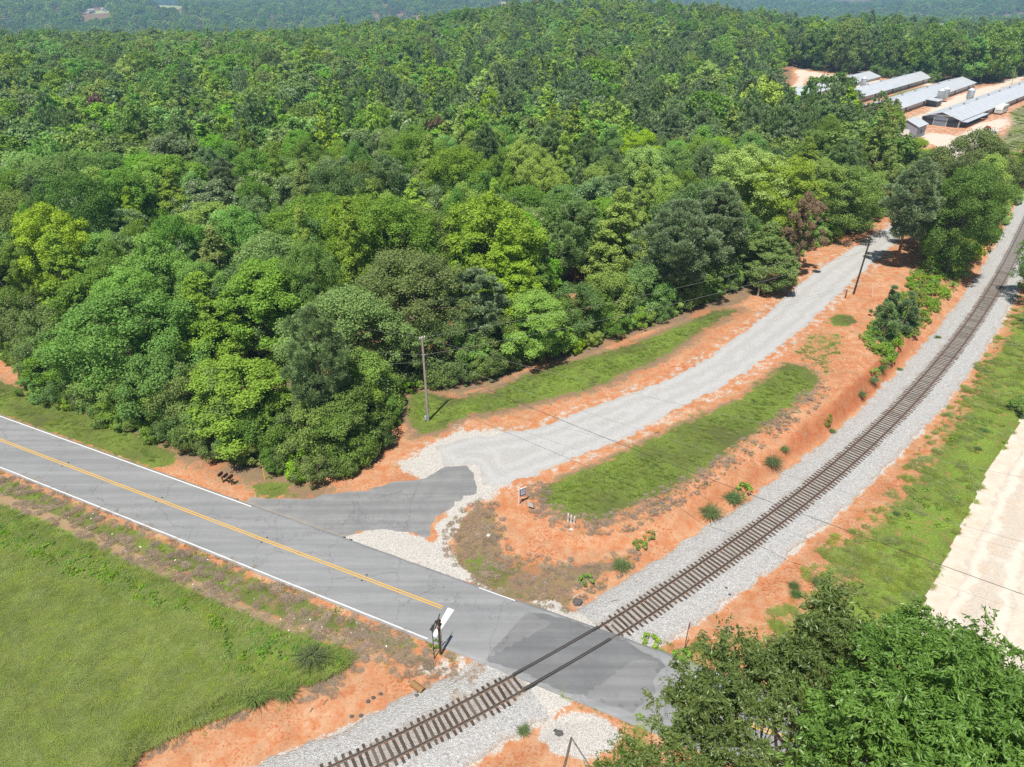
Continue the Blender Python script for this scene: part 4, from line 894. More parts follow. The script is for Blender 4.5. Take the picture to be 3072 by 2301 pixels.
def mass(name, rows, srcs, label, kind='stuff', rzrand=True, tilt=0.0, proto_scale=1.0):
    """rows: x, y, z, source index, scale xy, scale z"""
    rows = np.asarray(rows, np.float32); n = len(rows)
    me = bpy.data.meshes.new(name); me.vertices.add(n); me.vertices.foreach_set('co', rows[:, :3].ravel())
    a = me.attributes.new('idx', 'INT', 'POINT'); a.data.foreach_set('value', rows[:, 3].astype(np.int32))
    a = me.attributes.new('scl', 'FLOAT_VECTOR', 'POINT'); a.data.foreach_set('vector', np.stack([rows[:, 4], rows[:, 4], rows[:, 5]], 1).ravel())
    a = me.attributes.new('rot', 'FLOAT_VECTOR', 'POINT'); rot = np.zeros((n, 3), np.float32); rot[:, 2] = R.rand(n) * 6.283; rot[:, :2] = (R.rand(n, 2) - .5) * tilt
    a.data.foreach_set('vector', rot.ravel())
    o = link(name, me); ng = bpy.data.node_groups.new(name + '_nodes', 'GeometryNodeTree')
    ng.interface.new_socket('Geometry', in_out='INPUT', socket_type='NodeSocketGeometry'); ng.interface.new_socket('Geometry', in_out='OUTPUT', socket_type='NodeSocketGeometry')
    N = ng.nodes; gi = N.new('NodeGroupInput'); go = N.new('NodeGroupOutput')
    j = N.new('GeometryNodeJoinGeometry')
    ip = N.new('GeometryNodeInstanceOnPoints'); ip.inputs['Pick Instance'].default_value = True
    def attr(nm, typ):
        q = N.new('GeometryNodeInputNamedAttribute'); q.data_type = typ; q.inputs['Name'].default_value = nm; return q.outputs['Attribute']
    for s in srcs[::-1]:
        oi = N.new('GeometryNodeObjectInfo'); oi.transform_space = 'ORIGINAL'; oi.inputs['Object'].default_value = s; oi.inputs['As Instance'].default_value = True
        ng.links.new(oi.outputs['Geometry'], j.inputs[0])
    ng.links.new(gi.outputs[0], ip.inputs['Points']); ng.links.new(j.outputs[0], ip.inputs['Instance'])
    ng.links.new(attr('idx', 'INT'), ip.inputs['Instance Index']); ng.links.new(attr('scl', 'FLOAT_VECTOR'), ip.inputs['Scale'])
    er = N.new('FunctionNodeEulerToRotation'); ng.links.new(attr('rot', 'FLOAT_VECTOR'), er.inputs[0]); ng.links.new(er.outputs[0], ip.inputs['Rotation'])
    ng.links.new(ip.outputs[0], go.inputs[0])
    md = o.modifiers.new('scatter', 'NODES'); md.node_group = ng
    return tag(o, label, kind=kind)
srcs = [near_src.get(k + '_far') or SRC.get(k) for k in KEYS]
rr_ = np.array([(x, y, 0, KEYS.index(k), s, z) for x, y, k, s, z in rest]); rr_[:, 2] = H(rr_[:, 0], rr_[:, 1]) - .3
mass('forest', rr_, srcs, 'unbroken green forest running back over the hills')
print('TREES individual', NPL[0], 'mass', len(rr_))

# ------------------------------------------------------------------ railway
M_rail = NB('rail_steel'); nz_ = M_rail.noise(4, 4); up_ = M_rail.sep(M_rail.nrm)[2]
rc_ = M_rail.mix(M_rail.rng(nz_, .35, .65), (.085, .048, .03), (.15, .09, .055)); rc_ = M_rail.mix(M_rail.rng(up_, .9, .97), rc_, (.13, .115, .105))
M_rail = M_rail.bsdf(rc_, .55, .5, .35)
b = NB('old_tie_wood'); r = b.rand(); n = b.noise(6, 5, .7, vec=b.n('ShaderNodeTexCoord').outputs['Object'])
c = b.mix(b.rng(n, .32, .68), (.042, .032, .026), (.11, .082, .062)); c = b.mix(b.rng(r, .55, 1, 0, .55), c, (.19, .165, .14)); c = b.mix(b.rng(b.math('FRACT', b.math('MULTIPLY', r, 5.7)), .6, 1, 0, .6), c, (.045, .033, .027))
M_tie = b.bsdf(c, .95, .15, normal=b.bump(n, .6, .03))
M_plate = plain('rusty_plate', (.19, .095, .05), .9, var=.3, sc=20)
M_black = plain('dark_rubber', (.035, .033, .032), .8)
track = thing('railway_track', 'single railway track on worn wooden ties crossing the road', 'railway track')
def rail_mesh(off):
    prof = [(-.075, .0), (-.075, .02), (-.012, .04), (-.012, .12), (-.036, .13), (-.036, .168), (.036, .168), (.036, .13), (.012, .12), (.012, .04), (.075, .02), (.075, .0)]
    s = np.arange(0, CLS[-1], .5); x, y, tx_, ty_ = rail_at(s); k = len(prof); V = []
    for i in range(len(s)):
        for a, z in prof: V.append((x[i] - ty_[i] * (off + a), y[i] + tx_[i] * (off + a), .045 + z))
    F_ = [(i * k + j, i * k + (j + 1) % k, (i + 1) * k + (j + 1) % k, (i + 1) * k + j) for i in range(len(s) - 1) for j in range(k)]
    return mesh_np('rail', V, F_, M_rail)
link('rail', rail_mesh(.755), track); link('rail', rail_mesh(-.755), track)
def strip_along(name, offs, w, z, mat, s0, s1, parent):
    s = np.arange(s0, s1, .5); x, y, tx_, ty_ = rail_at(s); V = []; F_ = []
    for off in offs:
        b0 = len(V)
        for i in range(len(s)):
            for a, zz in ((-w / 2, z - .06), (-w / 2, z), (w / 2, z), (w / 2, z - .06)): V.append((x[i] - ty_[i] * (off + a), y[i] + tx_[i] * (off + a), zz))
        F_ += [(b0 + i * 4 + j, b0 + i * 4 + j + 1, b0 + i * 4 + 5 + j, b0 + i * 4 + 4 + j) for i in range(len(s) - 1) for j in range(3)]
    return link(name, mesh_np(name, V, F_, mat), parent)
sc0 = ss[np.argmin(np.abs(vr))]; sx = [ss[k] for k in range(len(ss)) if abs(vr[k]) < 4.1]
strip_along('flangeway', (.755 - .10, .755 + .09), .085, .19, M_black, sx[0], sx[-1], track); strip_along('flangeway', (-.755 + .10, -.755 - .09), .085, .19, M_black, sx[0], sx[-1], track)
def tie_mesh(seed):
    rs = random.Random(seed); mb = MB(); L = 2.6 + rs.uniform(-.08, .06); w = .225
    n = 5; xs = [-L / 2 + L * i / n for i in range(n + 1)]
    rings = []
    for i, x in enumerate(xs):
        e = rs.uniform(-.012, .012); h = rs.uniform(-.006, .008); q = .02 if i in (0, n) else 0
        rings.append([(x + rs.uniform(-.02, .02) * (i in (0, n)), s * (w / 2 - q * .5) + e, z) for s, z in ((-1, -.17), (-1, h - q), (1, h - q), (1, -.17))])
    for i in range(n):
        a, c_ = rings[i], rings[i + 1]; mb.add(a + c_, [(0, 1, 5, 4), (1, 2, 6, 5), (2, 3, 7, 6)])
    mb.add(rings[0], [(3, 2, 1, 0)]); mb.add(rings[-1], [(0, 1, 2, 3)])
    for sg in (-1, 1): mb.box((sg * .755, 0, .022), (.34, .19, .03), m=1)
    return mb.mesh('tie', [M_tie, M_plate])
TM = [tie_mesh(i) for i in range(7)]
ties = []; s_ = .2
while s_ < CLS[-1] - 1:
    x, y, tx_, ty_ = rail_at(s_); u_, v_ = road_uv(x, y)
    X_, Y_, _ = pj(x, y, 0)
    if abs(v_) > 3.7 and y > 20 and X_ < 1075: ties.append((x, y, math.atan2(ty_, tx_), v_))
    s_ += .505 + random.uniform(-.05, .05)
MF = MB()
for i, (x, y, a, v_) in enumerate(ties):
    zt = .028 + random.uniform(-.012, .012) - (.022 if abs(v_) < 5.0 else 0); a2 = a + math.pi / 2 + math.radians(random.gauss(0, 1.4)); of = random.uniform(-.06, .06)
    if i < 300: link('tie', TM[random.randrange(7)], track, (x + math.cos(a2) * of, y + math.sin(a2) * of, zt), a2)
    else: MF.box((x, y, -.08), (2.6, .22, .17), a2)
MF.build('far_ties', M_tie, track)['kind'] = 'stuff'

# ------------------------------------------------------------------ poles and lines
M_wpole = bark_mat('weathered_pole', (.26, .23, .19), (.42, .38, .33)); M_dpole = bark_mat('creosote_pole', (.045, .032, .022), (.11, .075, .045))
M_galv = plain('galvanised_steel', (.45, .47, .48), .45, .6, .5); M_porc = plain('white_porcelain', (.75, .75, .73), .3, spec=.5); M_tagg = plain('green_tag', (.08, .42, .30), .6); M_grey = plain('grey_box', (.38, .41, .42), .6)
M_wire = plain('bare_wire', (.34, .34, .33), .5, .4); M_dwire = plain('dark_cable', (.05, .05, .055), .6)
def topmark(base, top):                           # height and lean of a post from its two survey marks
    lo, hi = 0, 40
    for _ in range(40):
        m = (lo + hi) / 2
        if pj(base[0], base[1], base[2] + m)[1] > top[1]: lo = m
        else: hi = m
    dx = (top[0] - pj(base[0], base[1], base[2] + m)[0]) * pj(base[0], base[1], base[2] + m)[2] / FPX
    return m, dx
def pole(name, bm, tm, r0, r1_, mat, label, cat):
    q = PT(bm); h, dx = topmark(q, tm); t = thing(name, label, cat, tuple(q))
    MB().tube((0, 0, -.3), (dx, 0, h), r0, r1_, 12).build('post', mat, t, smooth=False); return t, q, h, dx
t1, P1, h1, d1 = pole('utility_pole', S_(1285, 1262), S_(1266, 1012), .17, .12, M_wpole, 'weathered grey utility pole standing on the lawn strip', 'utility pole')
def on1(z): return Vector((d1 * z / h1, 0, z))
m = MB(); m.box(on1(h1 - .15), (.75, .10, .12), .6); m.build('crossarm', M_galv, t1)
for sx_ in (-.32, .0, .32): m = MB(); p = on1(h1 - .09) + Vector((sx_ * math.cos(.6), sx_ * math.sin(.6), 0)); m.tube(p, p + Vector((0, 0, .10)), .05, .07, 8).tube(p + Vector((0, 0, .10)), p + Vector((0, 0, .2)), .07, .04, 8); m.build('insulator', M_porc, t1)
m = MB(); p = on1(h1 * .80); m.tube(p + Vector((-.16, 0, 0)), p + Vector((.2, .05, .02)), .05, .05, 8); m.build('insulator', M_porc, t1)
MB().tube(on1(.2) + Vector((-.2, -.1, 0)), on1(1.9) + Vector((-.19, -.08, 0)), .04, n=8).build('conduit', M_galv, t1)
MB().box((-.30, -.05, .42), (.26, .2, .62), bev=.03).build('meter_box', M_grey, t1)
MB().box(on1(.9) + Vector((.10, -.14, 0)), (.12, .03, .3)).build('tag', M_tagg, t1)
g1 = PT(r4(1028, 492)); g0 = Vector(g1) - Vector(P1)
for k, (gz, go_) in enumerate(((h1 * .9, (0, 0, 0)), (h1 * .88, (-2.2, 1.2, 0)))): MB().tube(on1(gz), g0 + Vector(go_), .014, n=4).build('guy_wire', M_wire, t1)
g2 = Vector(PT(r4(1330, 610))) - Vector(P1); MB().tube(on1(h1 * .78), g2, .012, n=4).build('guy_wire', M_wire, t1)
t2, P2, h2, d2 = pole('utility_pole', r2(852, 670), r2(976, 266), .16, .11, M_dpole, 'dark leaning utility pole between drive and railway', 'utility pole')
m = MB(); p = Vector((d2 * .97, 0, h2 - .25)); m.box(p + Vector((-.3, 0, 0)), (.6, .05, .05)); m.build('bracket', M_galv, t2); MB().tube(p + Vector((-.5, 0, .0)), p + Vector((-.5, 0, .16)), .06, .05, 8).build('insulator', M_porc, t2)
t, q, h, d = pole('marker_post', r2(795, 695), r2(808, 636), .09, .08, M_dpole, 'short dark stub post at the foot of the dark utility pole', 'post')
t, q, h, d = pole('marker_rod', r2(992, 692), r2(988, 592), .035, .035, plain('white_plastic', (.75, .75, .74)), 'thin white rod standing in the clay beside the young pines', 'rod')
t, q, h, d = pole('marker_post', r3(1882, 684), r3(1866, 602), .055, .055, plain('yellow_plastic', (.75, .58, .04)), 'yellow pipeline marker post on the verge near the mailboxes', 'marker post')
t, q, h, d = pole('utility_pole', r1(2120, 388), r1(2152, 255), .15, .11, M_wpole, 'far pale utility pole beyond the poultry houses', 'utility pole')
def wire(a, c, sag, label, mat=M_wire, r=.016):
    a, c = Vector(a), Vector(c); n = 22; pts = []
    for i in range(n + 1):
        f = i / n; p = a.lerp(c, f); p.z -= sag * 4 * f * (1 - f); pts.append(p - a)
    o = MB().path(pts, r, 4).build('power_line', mat, None, a); return tag(o, label, 'wire', 'overhead lines')
W1 = Vector(P1) ; W2 = Vector(P2)
wire(W1 + on1(h1), W2 + Vector((d2 - .5, 0, h2 - .1)), 1.1, 'upper wire from the grey pole to the dark leaning pole')
wire(W1 + on1(h1 * .80), W2 + Vector((d2 * .78, 0, h2 * .78)), 1.2, 'lower wire from the grey pole to the dark leaning pole')
W3 = Vector((150, 230, H1(150, 230) + 9)); wire(W2 + Vector((d2, 0, h2 - .1)), W3, 2.0, 'wire running on from the dark leaning pole toward the farm')
def endray(px_, z):  q = G(px_[0], px_[1], z); return Vector((q[0], q[1], z))
e1 = endray((1090, 618), 9.0); wire(W1 + on1(h1 * .72), e1, .75, 'dark cable crossing drive, lawn, rails and dirt road', M_dwire, .02)
e2 = endray((1090, 490), 11.0); wire(W1 + on1(h1), e2, .9, 'thin wire from the grey pole across the drive and rails, uppermost', M_wire, .011)
e3 = endray((1090, 560), 10.2); wire(W1 + on1(h1 * .80), e3, .9, 'thin wire from the grey pole across the drive and rails, middle', M_wire, .011)
for k, (zf, px_) in enumerate(((1.0, (330, 320)), (.8, (330, 345)), (.72, (330, 362)))):
    q = endray(px_, 9.5 - k * 1.2); wire(W1 + on1(h1 * zf), q, .25, ('uppermost', 'middle', 'lowest')[k] + ' wire running left from the grey pole into the trees', M_wire, .013)

# ------------------------------------------------------------------ signs, posts, mailboxes
M_wood = plain('brown_post_wood', (.30, .17, .08), .9, var=.25, sc=12); M_bbox = plain('black_mailbox_metal', (.025, .026, .028), .35, .3, .5); M_wht3 = plain('white_painted_wood', (.78, .78, .77), .6, var=.05); M_red = plain('red_paint', (.55, .03, .02), .5)
ms = thing('mailbox_rack', 'two brown posts with a shelf carrying the three black mailboxes', 'mailbox stand', (0, 0, 0)); a1, a2 = PT(r3(1585, 706)), PT(r3(1645, 722)); ms.location = a1
for q in (a1, a2): MB().box(Vector(q) - Vector(a1) + Vector((0, 0, .45)), (.11, .11, 1.0), _ra).build('post', M_wood, ms)
dv = (a2 - a1); MB().box((dv[0] / 2, dv[1] / 2, .97), (float(np.hypot(dv[0], dv[1])) + .55, .28, .05), math.atan2(dv[1], dv[0])).build('shelf', M_wood, ms)
for k, lab in enumerate(('leftmost black mailbox on the roadside rack', 'middle black mailbox on the roadside rack', 'rightmost black mailbox on the roadside rack, nearest the yellow marker')):
    f = (-.10, .5, 1.08)[k]; c_ = a1 + dv * f + np.array((0, 0, 1.0)); t = thing('mailbox', lab, 'mailbox', c_, math.atan2(dv[1], dv[0]) + random.uniform(-.1, .1), 'three mailboxes on one rack'); t.scale = (1.25,) * 3
    prof = [(-.1, 0), (.1, 0), (.1, .13)] + [(.1 * math.cos(w), .13 + .1 * math.sin(w)) for w in (.5, 1.05, 1.57, 2.1, 2.64)] + [(-.1, .13)]; kk = len(prof)
    mb = MB().add([(x, yy, z) for yy in (-.24, .24) for x, z in prof], [tuple(range(kk)), tuple(range(2 * kk - 1, kk - 1, -1))] + [(i, kk + i, kk + (i + 1) % kk, (i + 1) % kk) for i in range(kk)]); mb.build('box', M_bbox, t)
    MB().box((0, -.25, .11), (.17, .015, .2)).build('door', M_bbox, t); MB().box((.112, .0, .16), (.01, .04, .14)).box((.112, .03, .22), (.01, .10, .06)).build('flag', M_red, t)
def textmesh(body, size, mat, parent, loc, rot, name='lettering', ext=.004):
    cu = bpy.data.curves.new(name, 'FONT'); cu.body = body; cu.size = size; cu.extrude = ext; cu.align_x = 'CENTER'; cu.align_y = 'CENTER'
    cu.materials.append(mat); o = link(name, cu, parent, loc); o.rotation_euler = rot; return o
q = PT(r4(1790, 1338)); h, d = topmark(q, r4(1790, 1216)); t = thing('yard_sign', 'white real estate sign post with a hanging framed panel', 'sign', q, .55)
MB().box((0, 0, h / 2), (.10, .10, h + .1)).cone((0, 0, h), .08, .08, 4).build('post', M_wht3, t); MB().box((.38, 0, h - .22), (1.05, .07, .08)).build('arm', M_wht3, t)
pn_ = MB().box((.48, 0, h - .72), (.66, .05, .84)).build('panel', plain('dark_frame', (.06, .065, .08)), t); MB().box((.48, -.032, h - .68), (.54, .014, .66)).build('print', plain('pale_print', (.50, .55, .66), .6), pn_)
MB().box((.48, -.041, h - .46), (.34, .004, .08)).box((.48, -.041, h - .68), (.40, .004, .05)).box((.48, -.041, h - .80), (.30, .004, .04)).build('print_lines', plain('dark_print', (.20, .22, .32)), pn_)
MB().tube((0, 0, -.1), (0, 0, .06), .34, .28, 12).build('mound', plain('clay_spoil', (.52, .24, .12), .95), t)
q = PT(r4(1872, 1368)); t = thing('yard_sign', 'small pale sign board leaning beside the real estate sign post', 'sign', q, -.5)
MB().box((0, 0, .55), (.62, .02, .46), bev=0).build('board', plain('faded_board', (.50, .50, .50), .7), t)
for s in (-.2, .2): MB().tube((s, 0, -.1), (s, 0, .35), .008, n=4).build('stake', M_galv, t)
M_blk = plain('black_lettering', (.02, .02, .02))
for k, (bm, tm) in enumerate((((1249, 136), (1250, 83)), ((1268, 143), (1268, 93)), ((1288, 149), (1288, 101)))):
    q = PT(r5(*bm)); h, d = topmark(q, r5(*tm)); t = thing('marker_stake', ('left', 'middle', 'right')[k] + ' white utility marker stake at the tip of the lawn', 'marker', q, .15, 'three white marker stakes')
    MB().box((0, 0, h / 2 - .05), (.13, .05, h + .1)).build('stake', M_wht3, t)
    MB().box((0, -.027, h * .52), (.05, .004, h * .42)).build('lettering_band', plain('grey_lettering', (.18, .18, .2)), t)
RZ_ = _ra
def crossbuck(q, h, d, lab, face, strip=True):
    t = thing('crossbuck_sign', lab, 'railway sign', q, RZ_); ln = d
    MB().add([(-.1, -.1, -.3), (.1, -.1, -.3), (.1, .1, -.3), (-.1, .1, -.3), (ln - .09, -.09, h), (ln + .09, -.09, h), (ln + .09, .09, h), (ln - .09, .09, h)], [(3, 2, 1, 0), (4, 5, 6, 7), (0, 1, 5, 4), (1, 2, 6, 5), (2, 3, 7, 6), (3, 0, 4, 7)]).build('post', M_dpole, t)
    if strip: MB().add([(.103, -.03, .3), (.103, .03, .3), (ln + .10, .03, h - .8), (ln + .10, -.03, h - .8), (.112, -.03, .3), (.112, .03, .3), (ln + .109, .03, h - .8), (ln + .109, -.03, h - .8)], [(0, 1, 2, 3), (7, 6, 5, 4), (0, 4, 5, 1), (2, 6, 7, 3), (1, 5, 6, 2), (0, 3, 7, 4)]).build('reflective_strip', M_wht3, t)
    M_bk = plain('sign_back', (.20, .19, .18), .6, .3)
    for sg in (-1, 1):
        o = MB().box((0, 0, 0), (.03, 1.22, .23)).build('blade', M_bk, t, (ln + face * (.13 + .02 * sg), 0, h - .32)); o.rotation_euler = (sg * math.radians(45), 0, 0)
        w = MB().box((face * .018, 0, 0), (.004, 1.20, .21)).build('blade_face', M_wht3, o)
        for wd, yy in ((('RAIL', -.3), ('ROAD', .3)) if sg < 0 else (('CROSS', -.3), ('ING', .3))):
            cu = bpy.data.curves.new('lettering', 'FONT'); cu.body = wd; cu.size = .17; cu.extrude = .001; cu.align_x = 'CENTER'; cu.align_y = 'CENTER'; cu.materials.append(M_blk)
            tmp = bpy.data.objects.new('tmp_text', cu); COL.objects.link(tmp); lm_ = bpy.data.meshes.new_from_object(tmp.evaluated_get(bpy.context.evaluated_depsgraph_get())); bpy.data.objects.remove(tmp); lm_.name = 'lettering'; lt = link('lettering', lm_, o, (face * .0225, yy * face * 1.0, 0)); lt.rotation_euler = (math.pi / 2, 0, math.pi / 2 * face)
    return t
q = PT(r5(462, 955)); h, d = topmark(q, r5(448, 740)); t = crossbuck(q, h, d * .4, 'dark crossbuck post seen edge-on beside the stop line', -1); MB().box((d * .4 * .9, 0, h - .75), (.16, .55, .14)).build('track_plate', M_rust if False else M_plate, t)
q = PT(r5(420, 985)); h, d = topmark(q, r5(408, 775)); t = thing('yield_sign', 'yield sign seen from its dark back beside the stop line', 'sign', q, RZ_)
MB().tube((0, 0, -.2), (d * .4, 0, h), .04, .035, 6).build('post', plain('dark_steel', (.09, .09, .09), .5, .5), t)
def tri(x, h, s, face, m1, m2, par):
    V = [(x, -s / 2, h), (x, s / 2, h), (x, 0, h - s * .87)]
    MB().add(V + [(x + .012, a[1], a[2]) for a in V], [(0, 1, 2), (5, 4, 3), (0, 3, 4, 1), (1, 4, 5, 2), (2, 5, 3, 0)]).build('plate', m1, par)
    c_ = (h * 3 - s * .87) / 3
    if m2: MB().add([(x + .018 * face, a[1] * .55, c_ + (a[2] - c_) * .55) for a in (V if face < 0 else V[::-1])], [(0, 1, 2)]).build('plate_face', m2, par)
tri(d * .4 + .05, h, .92, 1, plain('grey_sign_back', (.17, .18, .18), .5, .4), None, t)
q = PT(r6(437, 795)); h, d = topmark(q, r6(470, 640)); t = thing('yield_sign', 'thin red and white yield sign by the far side of the crossing', 'sign', q, RZ_)
MB().tube((0, 0, -.2), (d * .5, 0, h), .035, .03, 6).build('post', plain('dark_steel_post', (.08, .075, .07), .5, .5), t); tri(d * .5 + .05, h, .8, 1, M_red, M_wht3, t)
q = PT(r6(626, 822)); h, d = topmark(q, r6(668, 660)); t = crossbuck(q, h, d * .5, 'dark crossbuck post with a blue plate beside the far stop line', 1, False); MB().box((.1, -.12, 1.05), (.34, .06, .26)).build('blue_plate', plain('pale_blue_sign', (.38, .58, .68)), t)

# ------------------------------------------------------------------ poultry farm
b = NB('pale_metal_roof'); n = b.noise(.5, 4); pa = b.sep(b.n('ShaderNodeTexCoord').outputs['Object'])
rib = b.math('FRACT', b.math('MULTIPLY', pa[0], 1.0)); c = b.mix(b.rng(n, .35, .65), (.58, .62, .66), (.68, .71, .74)); c = b.mix(b.rng(rib, .0, .08, .35, 0), c, (.44, .47, .50)); c = b.mix(b.rng(b.noise(.9, 4, .6, vec=b.map((.3, 4, 1))), .55, .75, 0, .3), c, (.57, .54, .50))
M_roof = b.bsdf(c, .45, .45, .25); M_wallw = plain('white_curtain_wall', (.50, .50, .47), .8, var=.15, sc=1.5); M_walld = plain('dark_lower_wall', (.20, .165, .135), .85, var=.3, sc=2); M_blue = plain('blue_grey_cladding', (.17, .20, .25), .6, var=.15, sc=1.5); M_dgr = plain('dark_opening', (.035, .04, .045), .7)
def poultry(p0, ang, L, W, label, gable='plain', wall=2.5, rise=2.0):
    z = float(H1(*p0)); t = thing('poultry_house', label, 'poultry house', (p0[0], p0[1], z), ang, 'long poultry houses of the farm'); ov = .5; hw_ = W / 2
    for sg in (-1, 1):                                    # two roof slopes of separate sheets
        n_ = int(L / 6.0); 
        for i in range(n_):
            x0, x1 = -ov * (i == 0) + L * i / n_ + .012, L * (i + 1) / n_ - .012 + ov * (i == n_ - 1)
            a = [(x0, 0, wall + rise), (x1, 0, wall + rise), (x1, sg * (hw_ + ov), wall - .12), (x0, sg * (hw_ + ov), wall - .12)]
            if sg > 0: a = a[::-1]
            MB().add([(x, y, z_ + .07) for x, y, z_ in a] + [(x, y, z_) for x, y, z_ in a], [(3, 2, 1, 0), (4, 5, 6, 7), (0, 1, 5, 4), (1, 2, 6, 5), (2, 3, 7, 6), (3, 0, 4, 7)]).build('roof_sheet', M_roof, t)
    MB().box((L / 2, 0, wall + rise + .07), (L + .8, .35, .08)).build('ridge_cap', M_roof, t)
    for sg in (-1, 1):
        MB().box((L / 2, sg * hw_, wall * .68), (L, .12, wall * .56)).build('curtain_wall', M_wallw, t); MB().box((L / 2, sg * (hw_ + .01), wall * .2), (L + .02, .16, wall * .42)).build('lower_wall', M_walld, t)
        for i in range(int(L / 22)): MB().box((11 + 22 * i, sg * (hw_ + .07), 1.1), (1.6, .1, 1.7)).build('side_door', M_dgr, t)
    for xe in (0, L):
        V = [(xe, -hw_, 0), (xe, hw_, 0), (xe, hw_, wall), (xe, 0, wall + rise - .05), (xe, -hw_, wall)]; V2 = [(x + (.12 if xe == 0 else -.12), y, z_) for x, y, z_ in V]
        MB().add(V + V2, [(0, 1, 2, 3, 4), (9, 8, 7, 6, 5), (0, 5, 6, 1), (1, 6, 7, 2), (2, 7, 8, 3), (3, 8, 9, 4), (4, 9, 5, 0)]).build('gable_wall', M_blue if gable == 'open' else M_walld, t)
    if gable == 'open':
        for yy, w in ((-hw_ * .66, 3.4), (0, 4.0), (hw_ * .66, 3.4)): MB().box((-.06, yy, 1.25), (.06, w, 2.4)).build('door_panel', M_dgr if yy else M_blue, t)
        for yy in (-hw_ * .33, hw_ * .33, -hw_ + .1, hw_ - .1): MB().box((-.12, yy, 1.3), (.1, .16, 2.6)).build('door_post', M_wallw, t)
        MB().box((-.9, 0, wall + rise * .52), (.12, W * .9, .14)).build('fascia', M_wallw, t)
        MB().box((13, -hw_ - 1.2, 2.1), (26, 2.4, .08)).build('lean_to_roof', M_roof, t); MB().box((13, -hw_ - .3, 1.0), (24, .4, 1.9)).build('fan_bank', M_dgr, t)
    for i in range(int(L / 16)): MB().tube((8 + 16 * i, 0, wall + rise), (8 + 16 * i, 0, wall + rise + .55), .35, .35, 8).tube((8 + 16 * i, 0, wall + rise + .55), (8 + 16 * i, 0, wall + rise + .75), .5, .1, 8).build('ridge_vent', M_galv, t)
    return t
A4 = math.atan2(325.2 - 256.2, 220.1 - 152.7)
poultry((149.0, 259.6), A4, 165, 12.2, 'nearest long grey-roofed poultry house with a dark open gable', 'open')
d3 = np.array((75, 80.5)) / 110.0; n3 = np.array((-d3[1], d3[0])); p3 = np.array((142.9, 278.8)) + n3 * 6.4
poultry(p3, math.atan2(d3[1], d3[0]), 110, 12.4, 'second poultry house from the right with a small side porch and twin silos')
d2_ = np.array((67.8, 73.1)); L2 = np.hypot(*d2_); d2_ = d2_ / L2; p2_ = np.array((142.1, 309.8)) - d2_ * 14 + np.array((-d2_[1], d2_[0])) * 6.3
poultry(p2_, math.atan2(d2_[1], d2_[0]), L2 + 14, 12.4, 'third poultry house from the right, its near end hidden by pines')
dA = np.array((63.9, 69.5)); LA = np.hypot(*dA); dA = dA / LA; pA = np.array((125.8, 326.0)) - dA * 4 + np.array((-dA[1], dA[0])) * 6.2
poultry(pA, math.atan2(dA[1], dA[0]), LA + 4, 12.2, 'leftmost and farthest poultry house in front of the tree belt')
def silo(x, y, label, s=1.0):
    t = thing('feed_silo', label, 'silo', (x, y, H1(x, y)), 0, 'galvanised feed silos'); t.scale = (s,) * 3
    m = MB(); m.tube((0, 0, 1.9), (0, 0, 5.0), 1.35, 1.35, 18)
    for k in range(4): m.tube((0, 0, 2.3 + k * .8), (0, 0, 2.36 + k * .8), 1.38, 1.38, 18)
    m.build('bin', M_galv, t); MB().tube((0, 0, 5.0), (0, 0, 5.9), 1.42, .25, 18).build('roof_cone', M_roof, t); MB().tube((0, 0, .8), (0, 0, 1.9), .25, 1.35, 18).build('hopper', M_galv, t)
    for k in range(4): a = k * math.pi / 2 + .4; MB().tube((1.3 * math.cos(a), 1.3 * math.sin(a), -.1), (1.3 * math.cos(a), 1.3 * math.sin(a), 2.2), .06, n=5).build('leg', M_galv, t)
def along(p, d, off, tx):
    n_ = np.array((d[1], -d[0])); best = min(np.arange(0, 120, .5), key=lambda s: abs(pj(*(p + d * s + n_ * off), 3)[0] - tx)); return p + d * best + n_ * off
for (p, d, off, px_, lab) in ((pA, dA, 8.2, r1(790, 0)[0], 'left silo of the pair beside the farthest poultry house'), (pA, dA, 8.2, r1(828, 0)[0], 'right silo of the pair beside the farthest poultry house'), (p2_, d2_, -8.4, r1(980, 0)[0], 'single silo between the two leftmost poultry houses'),
    (p3, d3, 8.4, r1(1563, 0)[0], 'left silo of the pair by the side porch'), (p3, d3, 8.4, r1(1600, 0)[0], 'right silo of the pair by the side porch'), (np.array((149.0, 259.6)), np.array((math.cos(A4), math.sin(A4))), -8.6, r1(1790, 0)[0], 'single silo on the far side of the nearest poultry house')):
    x, y = along(p, d, off, px_); silo(x, y, lab)
x, y = along(p3, d3, 8.6, r1(1515, 0)[0]); t = thing('porch', 'small lean-to porch on the side of the second poultry house', 'porch', (x, y, H1(x, y)), math.atan2(d3[1], d3[0]))
MB().add([(-3.5, -2.6, 2.3), (3.5, -2.6, 2.3), (3.5, 2.4, 2.75), (-3.5, 2.4, 2.75), (-3.5, -2.6, 2.4), (3.5, -2.6, 2.4), (3.5, 2.4, 2.85), (-3.5, 2.4, 2.85)], [(3, 2, 1, 0), (4, 5, 6, 7), (0, 1, 5, 4), (1, 2, 6, 5), (2, 3, 7, 6), (3, 0, 4, 7)]).build('roof', M_roof, t)
MB().box((1.6, 0, 1.15), (3.2, 4.4, 2.3)).build('wall', M_blue, t)
for s in (-3.2, -.4): MB().box((s, -2.4, 1.15), (.15, .15, 2.3)).build('post', M_wood, t)
